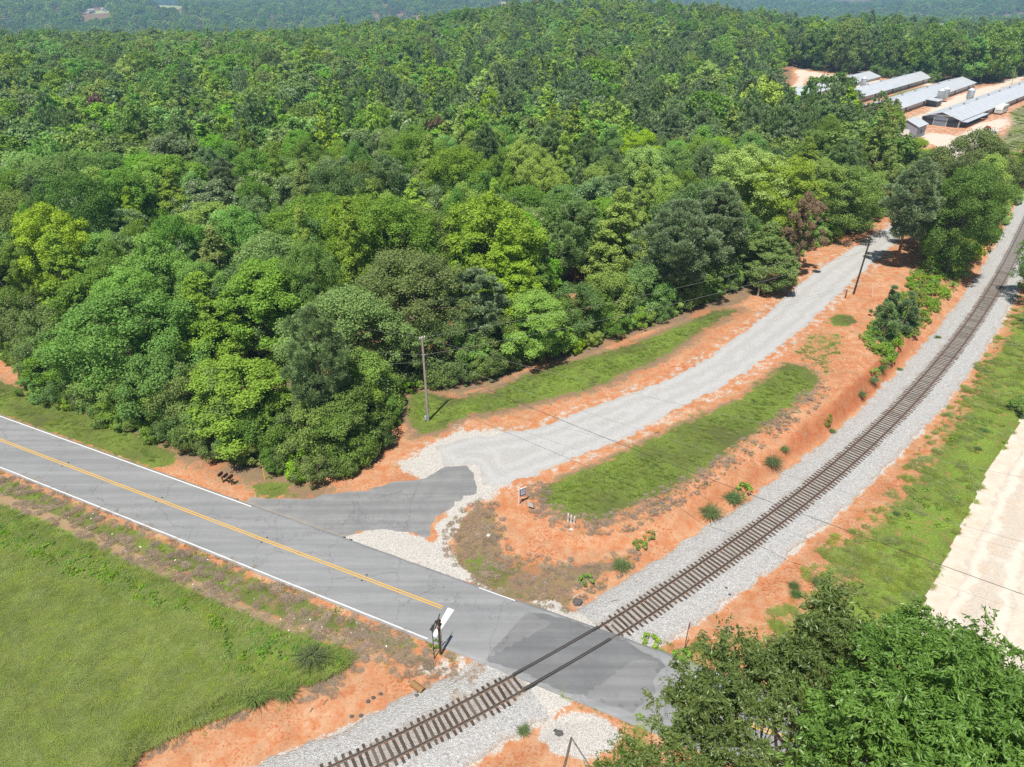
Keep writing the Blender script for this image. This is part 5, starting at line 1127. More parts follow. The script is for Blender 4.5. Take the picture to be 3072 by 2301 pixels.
# small barn
bx, by = G(*r1(1322, 812), 1.2); t = thing('barn', 'small grey-walled barn with a pale metal roof behind the fresh green tree', 'barn', (bx, by, H1(bx, by)), A4)
for sg in (-1, 1):
    a = [(-4.6, 0, 5.3), (4.6, 0, 5.3), (4.6, sg * 3.9, 3.6), (-4.6, sg * 3.9, 3.6)]; a = a if sg < 0 else a[::-1]
    MB().add([(p[0], p[1], p[2] + .1) for p in a] + a, [(3, 2, 1, 0), (4, 5, 6, 7), (0, 1, 5, 4), (1, 2, 6, 5), (2, 3, 7, 6), (3, 0, 4, 7)]).build('roof', M_roof, t)
V = [(-3.5, 0), (3.5, 0), (3.5, 3.75), (0, 5.25), (-3.5, 3.75)]
MB().add([(xx, yy, zz) for xx in (-4.3, 4.3) for yy, zz in V], [(4, 3, 2, 1, 0), (5, 6, 7, 8, 9), (0, 1, 6, 5), (1, 2, 7, 6), (4, 0, 5, 9)]).build('wall', plain('grey_siding', (.27, .29, .33), .8), t)
MB().box((-4.34, 0, 1.3), (.06, 2.6, 2.6)).build('door', M_wht3, t); MB().box((0, -3.54, 1.8), (1.0, .06, .9)).build('window', M_dgr, t)
# motor home
M_rvw = plain('cream_body', (.74, .72, .67), .4, spec=.5, var=.03); M_glass = plain('blue_tinted_glass', (.12, .30, .36), .1, spec=.7); M_tyre = plain('black_tyre', (.025, .025, .025), .9)
qx, qy = G(*r1(2000, 672), 0); t = thing('motorhome', 'white motorhome with a blue windscreen parked by the long poultry house', 'motorhome', (qx + 2.5, qy + 3, H1(qx, qy)), A4)
prof = [(-4.3, .5), (4.4, .5), (4.4, 3.1), (-3.9, 3.1), (-4.35, 2.4), (-4.5, 1.3)]; k = len(prof)
MB().add([(x, yy, z) for yy in (-1.25, 1.25) for x, z in prof], [tuple(range(k)), tuple(range(2 * k - 1, k - 1, -1))] + [(i, k + i, k + (i + 1) % k, (i + 1) % k) for i in range(k)]).build('body', M_rvw, t)
MB().add([(-4.13, -1.1, 2.85), (-4.52, -1.1, 1.45), (-4.52, 1.1, 1.45), (-4.13, 1.1, 2.85)], [(3, 2, 1, 0)]).build('windscreen', M_glass, t)
MB().box((-1.0, 0, 3.22), (1.1, .8, .26)).box((2.2, 0, 3.22), (1.1, .8, .26)).build('roof_vent', M_rvw, t); MB().box((.5, -1.265, 1.0), (8.2, .03, .16)).build('side_stripe', plain('tan_stripe', (.35, .27, .18)), t)
for s in (-2.5, -.6, 1.4, 3.2): MB().box((s, -1.27, 2.1), (1.0, .03, .6)).build('window', M_dgr, t)
for sx_ in (-2.9, 2.4):
    for sy in (-1.1, 1.1): MB().tube((sx_, sy - .14, .42), (sx_, sy + .14, .42), .42, n=14).build('wheel', M_tyre, t)
for sy in (-.95, .95): MB().box((-4.5, sy, .95), (.06, .3, .2)).build('headlight', M_wht3, t)
def car(x, y, rz, mat, label, s=1.0):
    t = thing('parked_car', label, 'car', (x, y, H1(x, y)), rz); prof = [(-2.2, .35), (2.2, .35), (2.25, .8), (1.35, .95), (.7, 1.42), (-1.2, 1.45), (-1.9, .98), (-2.25, .85)]; k = len(prof)
    MB().add([(x_, yy * (1 if z < 1 else .82), z) for yy in (-.88, .88) for x_, z in prof], [tuple(range(k)), tuple(range(2 * k - 1, k - 1, -1))] + [(i, k + i, k + (i + 1) % k, (i + 1) % k) for i in range(k)]).build('body', mat, t)
    MB().box((-.2, 0, 1.2), (1.7, 1.52, .34)).build('window', M_glass, t)
    for a in (-1.35, 1.35):
        for c_ in (-.8, .8): MB().tube((a, c_ - .1, .33), (a, c_ + .1, .33), .33, n=12).build('wheel', M_tyre, t)
    return t
qx, qy = G(*r1(1898, 690), .3); car(qx, qy, A4 + .25, plain('black_car_paint', (.03, .035, .04), .25, spec=.6), 'dark car parked in front of the white motorhome')
qx, qy = G(*r1(1915, 788), .3); t = thing('garden_tractor', 'small red tractor standing on the sandy yard', 'tractor', (qx, qy, H1(qx, qy)), .5)
MB().box((.5, 0, .85), (1.3, .7, .6), bev=.08).build('bonnet', M_red, t); MB().box((-.5, 0, .75), (.9, .9, .35)).build('seat_deck', M_red, t); MB().box((-.6, 0, 1.2), (.4, .5, .5)).build('seat', M_black, t)
for a, r_ in ((-.6, .5), (.9, .32)):
    for c_ in (-.55, .55): MB().tube((a, c_ - .12, r_), (a, c_ + .12, r_), r_, n=12).build('wheel', M_tyre, t)
qx, qy = G(*r1(1960, 812), .3); t = thing('trailer', 'low pale flatbed trailer with scrap beside the red tractor', 'trailer', (qx, qy, H1(qx, qy)), .1)
MB().box((0, 0, .55), (3.4, 1.8, .14)).build('deck', M_galv, t); MB().box((-.6, .1, .8), (1.2, 1.0, .4), .3).box((.9, -.2, .75), (.9, .7, .3), -.2).build('load', M_wht3, t); MB().box((2.2, 0, .5), (1.2, .1, .08)).build('drawbar', M_galv, t)
for c_ in (-.95, .95): MB().tube((0, c_ - .1, .32), (0, c_ + .1, .32), .32, n=12).build('wheel', M_tyre, t)
q = G(*r1(1830, 918)); t = thing('warning_sign', 'small yellow diamond sign on a post beside the sandy yard', 'sign', (q[0], q[1], H1(*q))); MB().tube((0, 0, -.1), (0, 0, 2.2), .04, n=6).build('post', M_dpole, t); o = MB().box((0, 0, 0), (.75, .03, .75)).build('plate', plain('ochre_sign', (.38, .25, .06)), t, (0, -.06, 2.3)); o.rotation_euler = (0, math.radians(45), 0)
# far house with a pale roof
hx, hy = 430, 760; 
def house(x, y, z, rz, s, lab, cat='house', name='house'):
    t = thing(name, lab, cat, (x, y, z), rz); t.scale = (s,) * 3
    MB().box((0, 0, 2.6), (14, 9, 7)).build('wall', plain('pale_siding', (.55, .55, .54), .8), t)
    MB().add([(-7.6, -5, 6), (7.6, -5, 6), (7.6, 5, 6), (-7.6, 5, 6), (-7.2, 0, 9.6), (7.2, 0, 9.6)], [(0, 1, 5, 4), (2, 3, 4, 5), (1, 2, 5), (3, 0, 4), (3, 2, 1, 0)]).build('roof', plain('grey_shingle', (.42, .43, .45), .8), t)
    MB().box((-9.5, -2, 2), (6, 7, 4)).build('garage', plain('pale_garage', (.5, .5, .5), .8), t)
    for k in (-4, 0, 4): MB().box((k, -4.55, 3.6), (1.3, .08, 1.6)).build('window', M_dgr, t)
    MB().box((3, 1, 9.2), (1, 1, 2.4)).build('chimney', plain('chimney_brick', (.35, .16, .1)), t)

for k, (q, lab) in enumerate(zip(FAR_HOUSES, ('pale-roofed house among the far trees beyond the poultry farm', 'left tiny white house on the hazy hillside', 'right tiny white house on the hazy hillside'))): house(q[0], q[1], H1(*q) + (2.5 if k == 0 else -.2), .3 + k, (1.35, 1.1, 1.0)[k], lab)
# ------------------------------------------------------------------ dead limbs, snags, sticks, pipe, rocks
def snag(p, h, seed, label, mat=M_dead, r=.12, spread=1.0, z0=None):
    rs = random.Random(seed); q = PT(p); t = thing('dead_tree', label, 'dead tree', q); mb = MB(); top = Vector((rs.uniform(-.4, .4), rs.uniform(-.3, .3), h)); mb.tube((0, 0, -.2), top, r, r * .35, 6); mb.build('trunk', mat, t)
    for k in range(9):
        f = rs.uniform(.35, .98); a = rs.uniform(0, 6.28); b0 = top * f; L = spread * rs.uniform(.8, 2.0) * (1.25 - f); m2 = MB(); p1 = b0 + Vector((math.cos(a) * L * .5, math.sin(a) * L * .5, L * .3)); p2 = p1 + Vector((math.cos(a + .4) * L * .6, math.sin(a + .4) * L * .6, rs.uniform(-.2, .5) * L)); m2.path([b0, p1, p2], [r * .4, r * .25, r * .08], 5)
        m2.path([p1, p1 + Vector((math.cos(a - .9) * L * .5, math.sin(a - .9) * L * .5, .2 * L))], [r * .2, r * .06], 4); m2.build('branch', mat, t)
    return t
snag(r2(175, 680), 4.6, 4, 'bare white-limbed dead tree at the foot of the pale green tree by the drive', spread=2.4, r=.16)
snag(r4(2010, 250), 5.0, 6, 'bare grey forked snag in the bushes above the lawn strip', spread=1.3, r=.10)
x, y = G(*r1(650, 520), 0); t = snag((r1(650, 520)), 17, 9, 'tall thin dead pine snag standing before the poultry houses', M_pbark, r=.16, spread=2.6)
pine_small = PROTO['pine_b']; 
for k, (p, h, key, sc, lab) in enumerate(((r1(850, 400), 12.5, 'pine_c', .95, 'pine standing before the left poultry houses'), (r1(1120, 505), 12.5, 'pine_c', .95, 'dark pine before the near end of the middle poultry house'), (r1(1200, 570), 11.5, 'oak_c', .9, 'dark round tree at the left end of the second poultry house'), (r1(1190, 640), 11, 'oak_b', .8, 'green tree behind the small barn'))):
    x, y = G(*p, h); plant(key + '_far', x, y, sc, lab, 'trees in front of the farm', sz=h / PROTO[key]['h'])
M_stick = bark_mat('grey_stick', (.16, .12, .09), (.30, .25, .20))
for k, (a, c_, lab) in enumerate(((r7(1960, 660), r7(2075, 795), 'longest grey branch lying on the orange bank'), (r7(1905, 650), r7(1985, 665), 'thin grey branch at the top of the orange bank'), (r7(1870, 880), r7(1892, 852), 'short stick low on the orange bank'), (r7(1950, 835), r7(1980, 800), 'short stick in the middle of the orange bank'),
    (r5(1520, 635), r5(1565, 622), 'dark stick on the ballast north of the crossing'), (r5(1280, 610), r5(1340, 580), 'pale broken branch beside the ballast'), (r4(1265, 640), r4(1335, 600), 'stick lying on the lawn strip near the grey pole'), (r7(1465, 905), r7(1520, 870), 'stick in the dead grass at the field edge'))):
    p0, p1 = Vector(PT(a)), Vector(PT(c_)); md_ = (p1 - p0) * .5 + Vector((0, .05, .08)); o = MB().path([(0, 0, .04), md_, (p1 - p0) + Vector((0, 0, .04))], [.05, .035, .015], 5).build('stick', M_dead if 'pale' in lab else M_stick, None, p0); tag(o, lab, 'stick', 'sticks and fallen branches')
q = PT(r5(352, 1192)); mb = MB(); n = 14
for k in range(n):
    a, a2 = math.pi * 2 * k / n, math.pi * 2 * (k + 1) / n
    for r0_, r1__, fl in ((.27, .27, 0), (.23, .23, 1)):
        V = [(r0_ * math.cos(a), 0, r0_ * math.sin(a)), (r0_ * math.cos(a2), 0, r0_ * math.sin(a2)), (r0_ * math.cos(a2), 1.2, r0_ * math.sin(a2)), (r0_ * math.cos(a), 1.2, r0_ * math.sin(a))]; mb.add(V, [(0, 1, 2, 3)])
    mb.add([(.27 * math.cos(a), 0, .27 * math.sin(a)), (.27 * math.cos(a2), 0, .27 * math.sin(a2)), (.23 * math.cos(a2), 0, .23 * math.sin(a2)), (.23 * math.cos(a), 0, .23 * math.sin(a))], [(0, 1, 2, 3)])
o = mb.build('culvert_pipe', plain('rusty_pipe', (.30, .18, .08), .8, .2), None, (q[0], q[1], q[2] + .08), .9); tag(o, 'rusty culvert pipe end sticking out of the clay near the crossing', 'pipe')
M_rock = plain('dark_rock', (.10, .095, .095), .95, var=.3); M_lrock = plain('pale_rock', (.55, .52, .48), .95, var=.2)
def rock(p, s, lab, mat, seed):
    rs = np.random.RandomState(seed); import bmesh; bm = bmesh.new(); bmesh.ops.create_icosphere(bm, subdivisions=2, radius=s)
    for v in bm.verts: v.co = Vector([v.co.x, v.co.y * .8, v.co.z * .6]) * (1 + .22 * math.sin(v.co.x * 9 / s + seed) * math.cos(v.co.y * 7 / s + seed * 2) + rs.uniform(-.08, .08))
    me = bpy.data.meshes.new('rock'); bm.to_mesh(me); bm.free(); me.materials.append(mat); q = PT(p); o = link('rock', me, None, (q[0], q[1], q[2] + s * .25)); tag(o, lab, 'rock', 'loose rocks')
for k, (p, s, lab, mt) in enumerate(((r5(1195, 1452), .30, 'larger dark rock on the white gravel pad', M_rock), (r5(1172, 1432), .16, 'smaller dark rock on the white gravel pad', M_rock), (S_(1055, 2150), .16, 'dark lump on the clay beside the ballast, rightmost', M_rock), (S_(1083, 2148), .18, 'dark lump on the clay nearest the rail', M_rock), (S_(1120, 2094), .17, 'dark lump in the broken row on the clay', M_rock), (S_(1104, 2105), .17, 'dark lump at the lower end of the broken row', M_rock), (S_(1142, 2082), .15, 'dark lump at the upper end of the broken row', M_rock),
    (r5(757, 222), .22, 'white angular lump lying in the brown weeds', M_lrock), (r5(1270, 185), .2, 'pale stone below the white marker stakes', M_lrock), (r5(1310, 640), .45, 'grey boulder beside the pale broken branch', M_rock), (S_(1258, 2075), .22, 'dark rock beside the culvert pipe', M_rock), (S_(1250, 2088), .18, 'dark rock just below the culvert pipe', M_rock), (r6(675, 495), .15, 'dark lump on the ballast edge past the crossing', M_rock), (r6(658, 460), .14, 'dark lump on the ballast in line with the far crossbuck', M_rock))): rock(p, s, lab, mt, k + 3)
mb = MB(); rsl = random.Random(8)
for k in range(60):
    u_ = rsl.uniform(-60, 0); v_ = rsl.uniform(-9.5, -4.0); p = rp(u_, v_); s = rsl.uniform(.05, .10); mb.box((p[0], p[1], H1(*p) + s * .4), (s * 1.6, s, s * .5), rsl.uniform(0, 3))
tag(mb.build('litter', M_wht3), 'scraps of white litter along the road verge', kind='stuff')
# raised road markers
for k, (a, lab) in enumerate((((S_(212, 1386)), 'leftmost pair'), ((S_(487, 1494)), 'second pair from the left'), ((S_(800, 1616)), 'third pair from the left'), ((S_(1103, 1724)), 'fourth pair from the left'))):
    q = G(*a); u_, v_ = road_uv(*q)
    for sg in (-1, 1):
        p = rp(u_, sg * .38); o = MB().box((0, 0, 0), (.11, .11, .03), _ra).build('road_stud', M_black, None, (p[0], p[1], .11)); tag(o, 'dark worn road stud beside the yellow lines, %s, %s side' % (lab, 'wood' if sg > 0 else 'field'), 'road stud', 'road studs')

# ------------------------------------------------------------------ tufts, weeds and grass
def blades_mesh(seed, n, rad, h, w, droop=.5, spread=.6, name='tuft'):
    rs = np.random.RandomState(seed); a = rs.rand(n) * 6.283; r = rad * np.sqrt(rs.rand(n)) * .85; base = np.stack([np.cos(a) * r, np.sin(a) * r, np.full(n, -.02)], 1)
    a2 = a + rs.normal(size=n) * .8; hh = h * (.5 + .7 * rs.rand(n)); lean = spread * (.2 + rs.rand(n)); dirv = np.stack([np.cos(a2), np.sin(a2), np.zeros(n)], 1)
    mid = base + dirv * (lean * hh * .5)[:, None] + np.array([0, 0, 1]) * (hh * .65)[:, None]; tip = base + dirv * (lean * hh * (1 + droop))[:, None] + np.array([0, 0, 1]) * (hh * (1 - droop * .4))[:, None]
    side = np.stack([-np.sin(a2), np.cos(a2), np.zeros(n)], 1) * (w * (.6 + .8 * rs.rand(n)))[:, None] * .5
    V = np.stack([base - side, base + side, mid + side * .9, mid - side * .9, tip + side * .15, tip - side * .15], 1).reshape(-1, 3); i = np.arange(n) * 6
    F_ = np.concatenate([np.stack([i, i + 1, i + 2, i + 3], 1), np.stack([i + 3, i + 2, i + 4, i + 5], 1)]); tone = np.repeat(np.clip(.5 + .25 * rs.normal(size=n), 0, 1), 6)
    return V, F_, tone
M_gl = leaf_mat('lawn_grass', (.110, .190, .022), (.240, .340, .045), .25, var=.15); M_gf = leaf_mat('field_grass', (.150, .225, .035), (.300, .370, .080), .25, var=.15, hue=.015); M_gs = leaf_mat('sedge_blades', (.060, .115, .028), (.150, .235, .065), .2); M_gw = leaf_mat('weed_leaves', (.120, .230, .022), (.250, .430, .045), .3, var=.2); M_gd = leaf_mat('dead_grass', (.21, .15, .10), (.44, .35, .25), .15, hue=.01, var=.15)
def tproto(key, seed, n, rad, h, w, mat, **kw): V, F_, tn = blades_mesh(seed, n, rad, h, w, **kw); PROTO[key] = mesh_np('blades', V, F_, mat, dict(tone=tn))
tproto('lawn', 1, 260, .42, .08, .022, M_gl, droop=.3); tproto('lawn2', 2, 260, .42, .07, .022, M_gl, droop=.5); tproto('meadow', 3, 300, .50, .26, .022, M_gf, droop=.8, spread=.9); tproto('meadow2', 4, 300, .50, .32, .02, M_gf, droop=.9, spread=1.1); tproto('sedge', 5, 420, .34, .62, .03, M_gs, droop=.8, spread=.9); tproto('dead', 6, 220, .40, .16, .02, M_gd, droop=.8, spread=1.2)
cV, cF, cT, _, _ = crown_parts(77, 'broad', .42, 0, .34, 14, 420, .10, .34); PROTO['weed'] = mesh_np('leaves', cV, cF, M_gw, dict(tone=cT))
cV, cF, cT, _, _ = crown_parts(78, 'broad', .50, 0, .48, 16, 480, .11, .34); PROTO['weed2'] = mesh_np('leaves', cV, cF, M_gw, dict(tone=cT))
def tuft(key, p, sc, label, name='grass_tuft', cat='grass tuft', group='single tufts and clumps'):
    q = PT(p); o = link(name, PROTO[key], None, q, random.uniform(0, 6)); o.scale = (sc * (.66 if key == 'sedge' else .9),) * 2 + (sc * (.7 if key == 'sedge' else .9),); return tag(o, label, cat, group)
G_src = {}
for key, p, sc, lab in (('sedge', r8(1760, 850), 2.0, 'largest dark sedge clump on the clay above the ballast'), ('sedge', r8(1510, 1085), 2.0, 'sedge clump halfway along the ballast edge'), ('sedge', r8(1360, 1180), 2.1, 'greyish sedge clump at the ballast edge below the lawn'), ('sedge', r8(785, 1520), 1.6, 'lone sedge clump in the brown weeds near the crossing'), ('sedge', r7(1540, 800), 2.0, 'sedge clump at the corner of the field above the bank'), ('sedge', r7(1720, 770), 1.7, 'sedge clump on the dead grass right of the field corner one'), ('sedge', r7(1880, 565), 2.2, 'big sedge clump at the point of the field'), ('sedge', r5(975, 1440), .9, 'small sedge tuft on the orange clay by the gravel pad'),
    ('sedge', r8(1840, 760), 1.1, 'small sedge clump right above the largest one'), ('sedge', r6(1140, 440), 1.3, 'sedge tuft at the edge of the right-hand grass'), ('sedge', r6(1010, 455), 1.0, 'left of two small tufts on the clay strip'), ('sedge', r6(1020, 500), 1.0, 'lower of two small tufts on the clay strip'), ('sedge', r8(2150, 640), .9, 'small tuft at the right end of the clay slope'), ('sedge', r2(1045, 1205), 1.6, 'dark tuft between bank and ballast, upper'), ('sedge', r2(985, 1290), 1.6, 'dark tuft between bank and ballast, lower'), ('sedge', r2(905, 1390), 1.5, 'dark tuft where the gullied bank ends'), ('sedge', r2(1180, 1208), .8, 'tiny tuft on the brown gravel beside the ballast'), ('sedge', r2(1450, 980), .9, 'tiny tuft in the ballast shoulder'),
    ('weed', r5(1350, 500), 1.6, 'leafy weed in the rubble beside the crossing'), ('weed', r5(1700, 290), 1.6, 'green weeds below the red clay face'), ('weed', r8(980, 1320), 1.5, 'upper green weed clump beside the ballast'), ('weed', r8(900, 1375), 1.6, 'lower green weed clump beside the ballast'), ('weed2', r8(1580, 1030), 1.9, 'bright green weeds around the middle sedge clump'), ('weed2', r2(990, 1240), 1.8, 'bright weeds at the foot of the gullied bank'), ('weed2', r2(1100, 1120), 2.4, 'patch of light green weeds where bank meets ballast'), ('weed2', r2(1130, 1040), 2.6, 'tall light green weeds below the young pines'), ('weed2', r2(1250, 960), 2.6, 'spreading weeds right of the young pines'), ('weed', r6(260, 735), 1.8, 'weeds growing at the corner of ballast and asphalt'), ('weed', r6(440, 830), 1.8, 'weeds at the road edge below the thin yield sign'), ('weed', r5(440, 905), 1.2, 'grass clump at the base of the crossbuck post'),
    ('lawn', r8(700, 900), 1.0, 'short tuft in the lawn tongue'), ('lawn2', r8(1200, 800), 1.0, 'short tuft in the middle of the lawn tongue'), ('meadow', r7(500, 500), 1.0, 'tuft of field grass in the middle of the field'), ('meadow2', r7(700, 330), 1.0, 'long tuft of field grass nearer the road'), ('dead', r7(1100, 900), 1.2, 'dead grass tuft at the field edge')):
    o = tuft(key, p, sc, lab, 'weed_clump' if key.startswith('weed') else 'grass_tuft', 'weed' if key.startswith('weed') else 'grass tuft'); G_src.setdefault(key, o)
def scatter(n, x0, x1, y0, y1, fn, seed):
    rs = np.random.RandomState(seed); x = rs.uniform(x0, x1, n); y = rs.uniform(y0, y1, n); X_, Y_, fw = pj(x, y, 0 * x); ok = (X_ > -40) & (X_ < 1064) & (Y_ < 800); x, y = x[ok], y[ok]
    w = fn(x, y); k = rs.rand(len(x)) < w; return x[k], y[k], rs
def jn(x, y, a=.35): return a * (2.2 * fbm(x, y, 1.2, 4, 9))
def sd_(k, x, y): return sdist(x, y, A[k], 6)
rows = []
def addrows(x, y, rs, keys, s0, s1, zs=1.0):
    z = H(x, y)
    for i in range(len(x)): s = rs.uniform(s0, s1); rows.append((x[i], y[i], z[i] - .01, GK.index(keys[rs.randint(len(keys))]), s, s * zs))
GK = ['lawn', 'lawn2', 'meadow', 'meadow2', 'sedge', 'dead', 'weed', 'weed2']
x, y, rs = scatter(70000, -70, 70, 45, 125, lambda x, y: np.clip(np.maximum.reduce([sd_('lawn_n', x, y), sd_('lawn_s', x, y) + .1, sd_('verge_n', x, y), sd_('verge_n2', x, y), sd_('patch1', x, y)]) * 1.5 + jn(x, y) * 1.5 - .1, 0, 1) * np.clip(.7 + 2.4 * fbm(x, y, 2.5, 3, 31), .12, 1), 1); addrows(x, y, rs, ['lawn', 'lawn2'], .6, 1.2)
x, y, rs = scatter(26000, -75, 5, 30, 80, lambda x, y: (sd_('verge_s', x, y) > -.3) * np.clip(.45 + 2 * jn(x, y), 0, 1), 2); addrows(x, y, rs, ['lawn', 'lawn', 'dead', 'dead'], .6, 1.1)
x, y, rs = scatter(60000, -75, 5, 22, 66, lambda x, y: (sd_('field', x, y) > -.2 + jn(x, y) * .6) * (sd_('tan', x, y) < -.2) * .75, 3); addrows(x, y, rs, ['meadow', 'meadow2'], .7, 1.25)
x, y, rs = scatter(30000, -75, 5, 30, 66, lambda x, y: np.clip(.55 + sd_('weeds', x, y) * .9 + jn(x, y) * 2, 0, 1) * (sd_('tan', x, y) < -.5) * (sd_('weeds', x, y) > -.9), 4); addrows(x, y, rs, ['weed', 'weed', 'weed2', 'meadow'], .5, .95)
x, y, rs = scatter(90000, 8, 130, 35, 190, lambda x, y: (sd_('grass_se', x, y) > -.8 + jn(x, y)) * (sd_('dirt', x, y) < -.5) * np.clip(.35 + 1.5 * fbm(x, y, 5, 3, 3), 0, 1), 5); addrows(x, y, rs, ['meadow', 'lawn', 'lawn2', 'lawn', 'meadow', 'lawn', 'meadow2'], .7, 1.2, .6)
x, y, rs = scatter(14000, 8, 130, 35, 190, lambda x, y: (sd_('grass_se', x, y) > 0) * (sd_('dirt', x, y) < -.8) * np.clip(3 * fbm(x, y, 4, 3, 6) - .15, 0, 1), 6); addrows(x, y, rs, ['weed', 'weed2', 'weed', 'sedge', 'meadow'], .4, .8)
x, y, rs = scatter(9000, 0, 130, 30, 190, lambda x, y: (np.maximum(sd_('grass_e2', x, y), sd_('grass_sm', x, y)) > -.1 + jn(x, y)) * (sd_('dirt', x, y) < -.4) * .8, 7); addrows(x, y, rs, ['lawn', 'meadow', 'weed'], .6, 1.1)
x, y, rs = scatter(22000, 20, 130, 60, 190, lambda x, y: (sd_('ditch_green', x, y) > -.5 + jn(x, y)) * .8, 8); addrows(x, y, rs, ['weed', 'weed2', 'meadow', 'weed2'], .8, 2.0)
x, y, rs = scatter(22000, -40, 60, 30, 110, lambda x, y: np.clip(np.maximum.reduce([sd_('patch2', x, y), sd_('sparse', x, y) - .3]) + .4 + 3 * jn(x, y), 0, 1) * (np.maximum(sd_('patch2', x, y), sd_('sparse', x, y)) > -.8) * .55, 9); addrows(x, y, rs, ['lawn', 'lawn2'], .5, .9)
x, y, rs = scatter(90000, -60, 60, 25, 110, lambda x, y: (np.maximum.reduce([sd_('litter_e', x, y), sd_('edge_litter', x, y), sd_('litter_sw', x, y), sd_('litter_rim', x, y) - .3]) > -.6 + jn(x, y)) * np.clip(.6 + 2 * fbm(x, y, 2, 3, 8), 0, 1), 10); addrows(x, y, rs, ['dead', 'dead', 'lawn'], .25, .8)
x, y, rs = scatter(12000, -60, 60, 25, 110, lambda x, y: np.clip(4.5 * fbm(x, y, 3, 3, 18) - 1.15, 0, 1) * (np.abs(road_uv(x, y)[1]) > 4.5) * (np.maximum.reduce([sd_('drive', x, y), sd_('apron', x, y), sd_('crossing', x, y), sd_('dirt', x, y)]) < -.6) * (np.abs(rail_d(x, y)) > 2.6), 11); addrows(x, y, rs, ['lawn', 'weed', 'dead'], .35, .8)
# garden rows of the farm
for k in range(4):
    a, c_ = G(*r1(1860 - k * 20 + 10 * (k > 1), 965 + k * 38)), G(*r1(2212 + 60, 1010 + k * 36 + (20 if k == 3 else 0)))
    for f in np.arange(0, 1, .008):
        for j in range(2): p = a + (c_ - a) * f + R.normal(size=2) * .35; rows.append((p[0], p[1], H1(*p), 7, 1.3 + R.rand() * .7, 1.3))
x, y, rs = scatter(9000, 130, 300, 220, 420, lambda x, y: np.clip(np.maximum.reduce([sd_('farm_grass', x, y), sd_('farm_grass2', x, y)]) * .3, 0, 1) * .5, 12); addrows(x, y, rs, ['lawn', 'meadow'], 1.2, 2.0)
mass('grass', rows, [G_src[k] for k in GK], 'turf, tall field grass and weeds covering the open ground', tilt=.2)
print('GRASS', len(rows))

# ------------------------------------------------------------------ tall trees close to the camera
def drooping(seed, cx, cy, cz, Rx, Rz, ncl, per, leaf, gap=.0):
    rs = np.random.RandomState(seed); n = ncl; d = rnd_unit(rs, n * 2); d = d[d[:, 2] > -.55][:n]; n = len(d)
    th = np.arctan2(d[:, 1], d[:, 0]); lob = 1 + .22 * np.sin(3 * th + seed) + .16 * np.sin(5 * th + 2 * d[:, 2] * 3); r = (.45 + .55 * rs.rand(n) ** .6) * lob
    C = np.stack([cx + d[:, 0] * Rx * r, cy + d[:, 1] * Rx * r, cz + d[:, 2] * Rz * r + rs.normal(size=n) * .3], 1)
    idx = np.repeat(np.arange(n), per); m = len(idx); sz = .28 + .40 * rs.rand(n)
    # each spray: a few twigs radiating, leaves hanging along them
    tw = rs.randint(0, 7, m); tdir = rnd_unit(rs, n * 7).reshape(n, 7, 3); tdir[:, :, 2] = np.abs(tdir[:, :, 2]) * .5 + .1; td = tdir[idx, tw]; td /= np.linalg.norm(td, axis=1)[:, None]
    P = C[idx] + td * (sz[idx] * (.25 + .9 * rs.rand(m)))[:, None] + rs.normal(size=(m, 3)) * .05
    up = td * .8 + rs.normal(size=(m, 3)) * .45 + np.array([0, 0, -.6]); up /= np.linalg.norm(up, axis=1)[:, None]
    N = np.cross(up, rnd_unit(rs, m)); N /= np.linalg.norm(N, axis=1)[:, None] + 1e-9; N[N[:, 2] < 0] *= -1
    V, F_ = cards(P, N, leaf * (.7 + .6 * rs.rand(m)), rs, .36, .25, up); tone = np.repeat(np.clip(.45 + .26 * rs.normal(size=m) + .15 * (rs.rand(n)[idx] - .5), 0, 1), 4)
    return V, F_, tone, C
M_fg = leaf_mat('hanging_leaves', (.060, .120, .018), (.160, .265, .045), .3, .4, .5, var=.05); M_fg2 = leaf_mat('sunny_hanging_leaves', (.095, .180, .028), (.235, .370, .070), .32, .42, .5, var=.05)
M_fbark = bark_mat('pale_smooth_bark', (.13, .115, .09), (.27, .245, .21))
def fgtree(seed, base, crowns, leafmat, label, rt):
    t = thing('broadleaf_tree', label, 'tree', base, 0, 'tall trees close to the viewer'); Vs, Fs, Ts, o_ = [], [], [], 0; mb = MB(); bx_, by_ = base[0], base[1]; rs = random.Random(seed)
    czm = sum(c[2] for c in crowns) / len(crowns); tp = [(0, 0, 0), (.3, .2, czm * .35), (.1, .4, czm * .62), (.4, .3, czm * .8)]; mb.path(tp, [rt, rt * .8, rt * .62, rt * .5], 10)
    for k, (cx, cy, cz, Rx, Rz, ncl, per, lf) in enumerate(crowns):
        V, F_, T, C = drooping(seed + k, cx - bx_, cy - by_, cz - base[2], Rx, Rz, ncl, per, lf); Vs.append(V); Fs.append(F_ + o_); Ts.append(T); o_ += len(V)
        hub = Vector((cx - bx_, cy - by_, cz - base[2] - Rz * .35)); s = Vector(tp[-1] if k % 2 == 0 else tp[-2]); mid = s.lerp(hub, .5) + Vector((0, 0, -.3)); mb.path([s, mid, hub], [rt * .36, rt * .26, rt * .16], 8)
        for q in C[::5]:
            e = Vector(q); m2 = hub.lerp(e, .55) + Vector((rs.uniform(-.3, .3), rs.uniform(-.3, .3), rs.uniform(-.7, -.1))); mb.path([hub, m2, e], [rt * .11, rt * .06, .010], 5)
    mb.build('trunk', M_fbark, t); link('crown', mesh_np('crown', np.concatenate(Vs), np.concatenate(Fs), leafmat, dict(tone=np.concatenate(Ts))), t); return t
def at3(px_, py_, dist):
    x = px_ - 512; y = 383.5 - py_; D = np.array((x, FPX * CP + y * SP, -FPX * SP + y * CP)); D /= np.linalg.norm(D); return D * dist + np.array((0, 0, CAM_H))
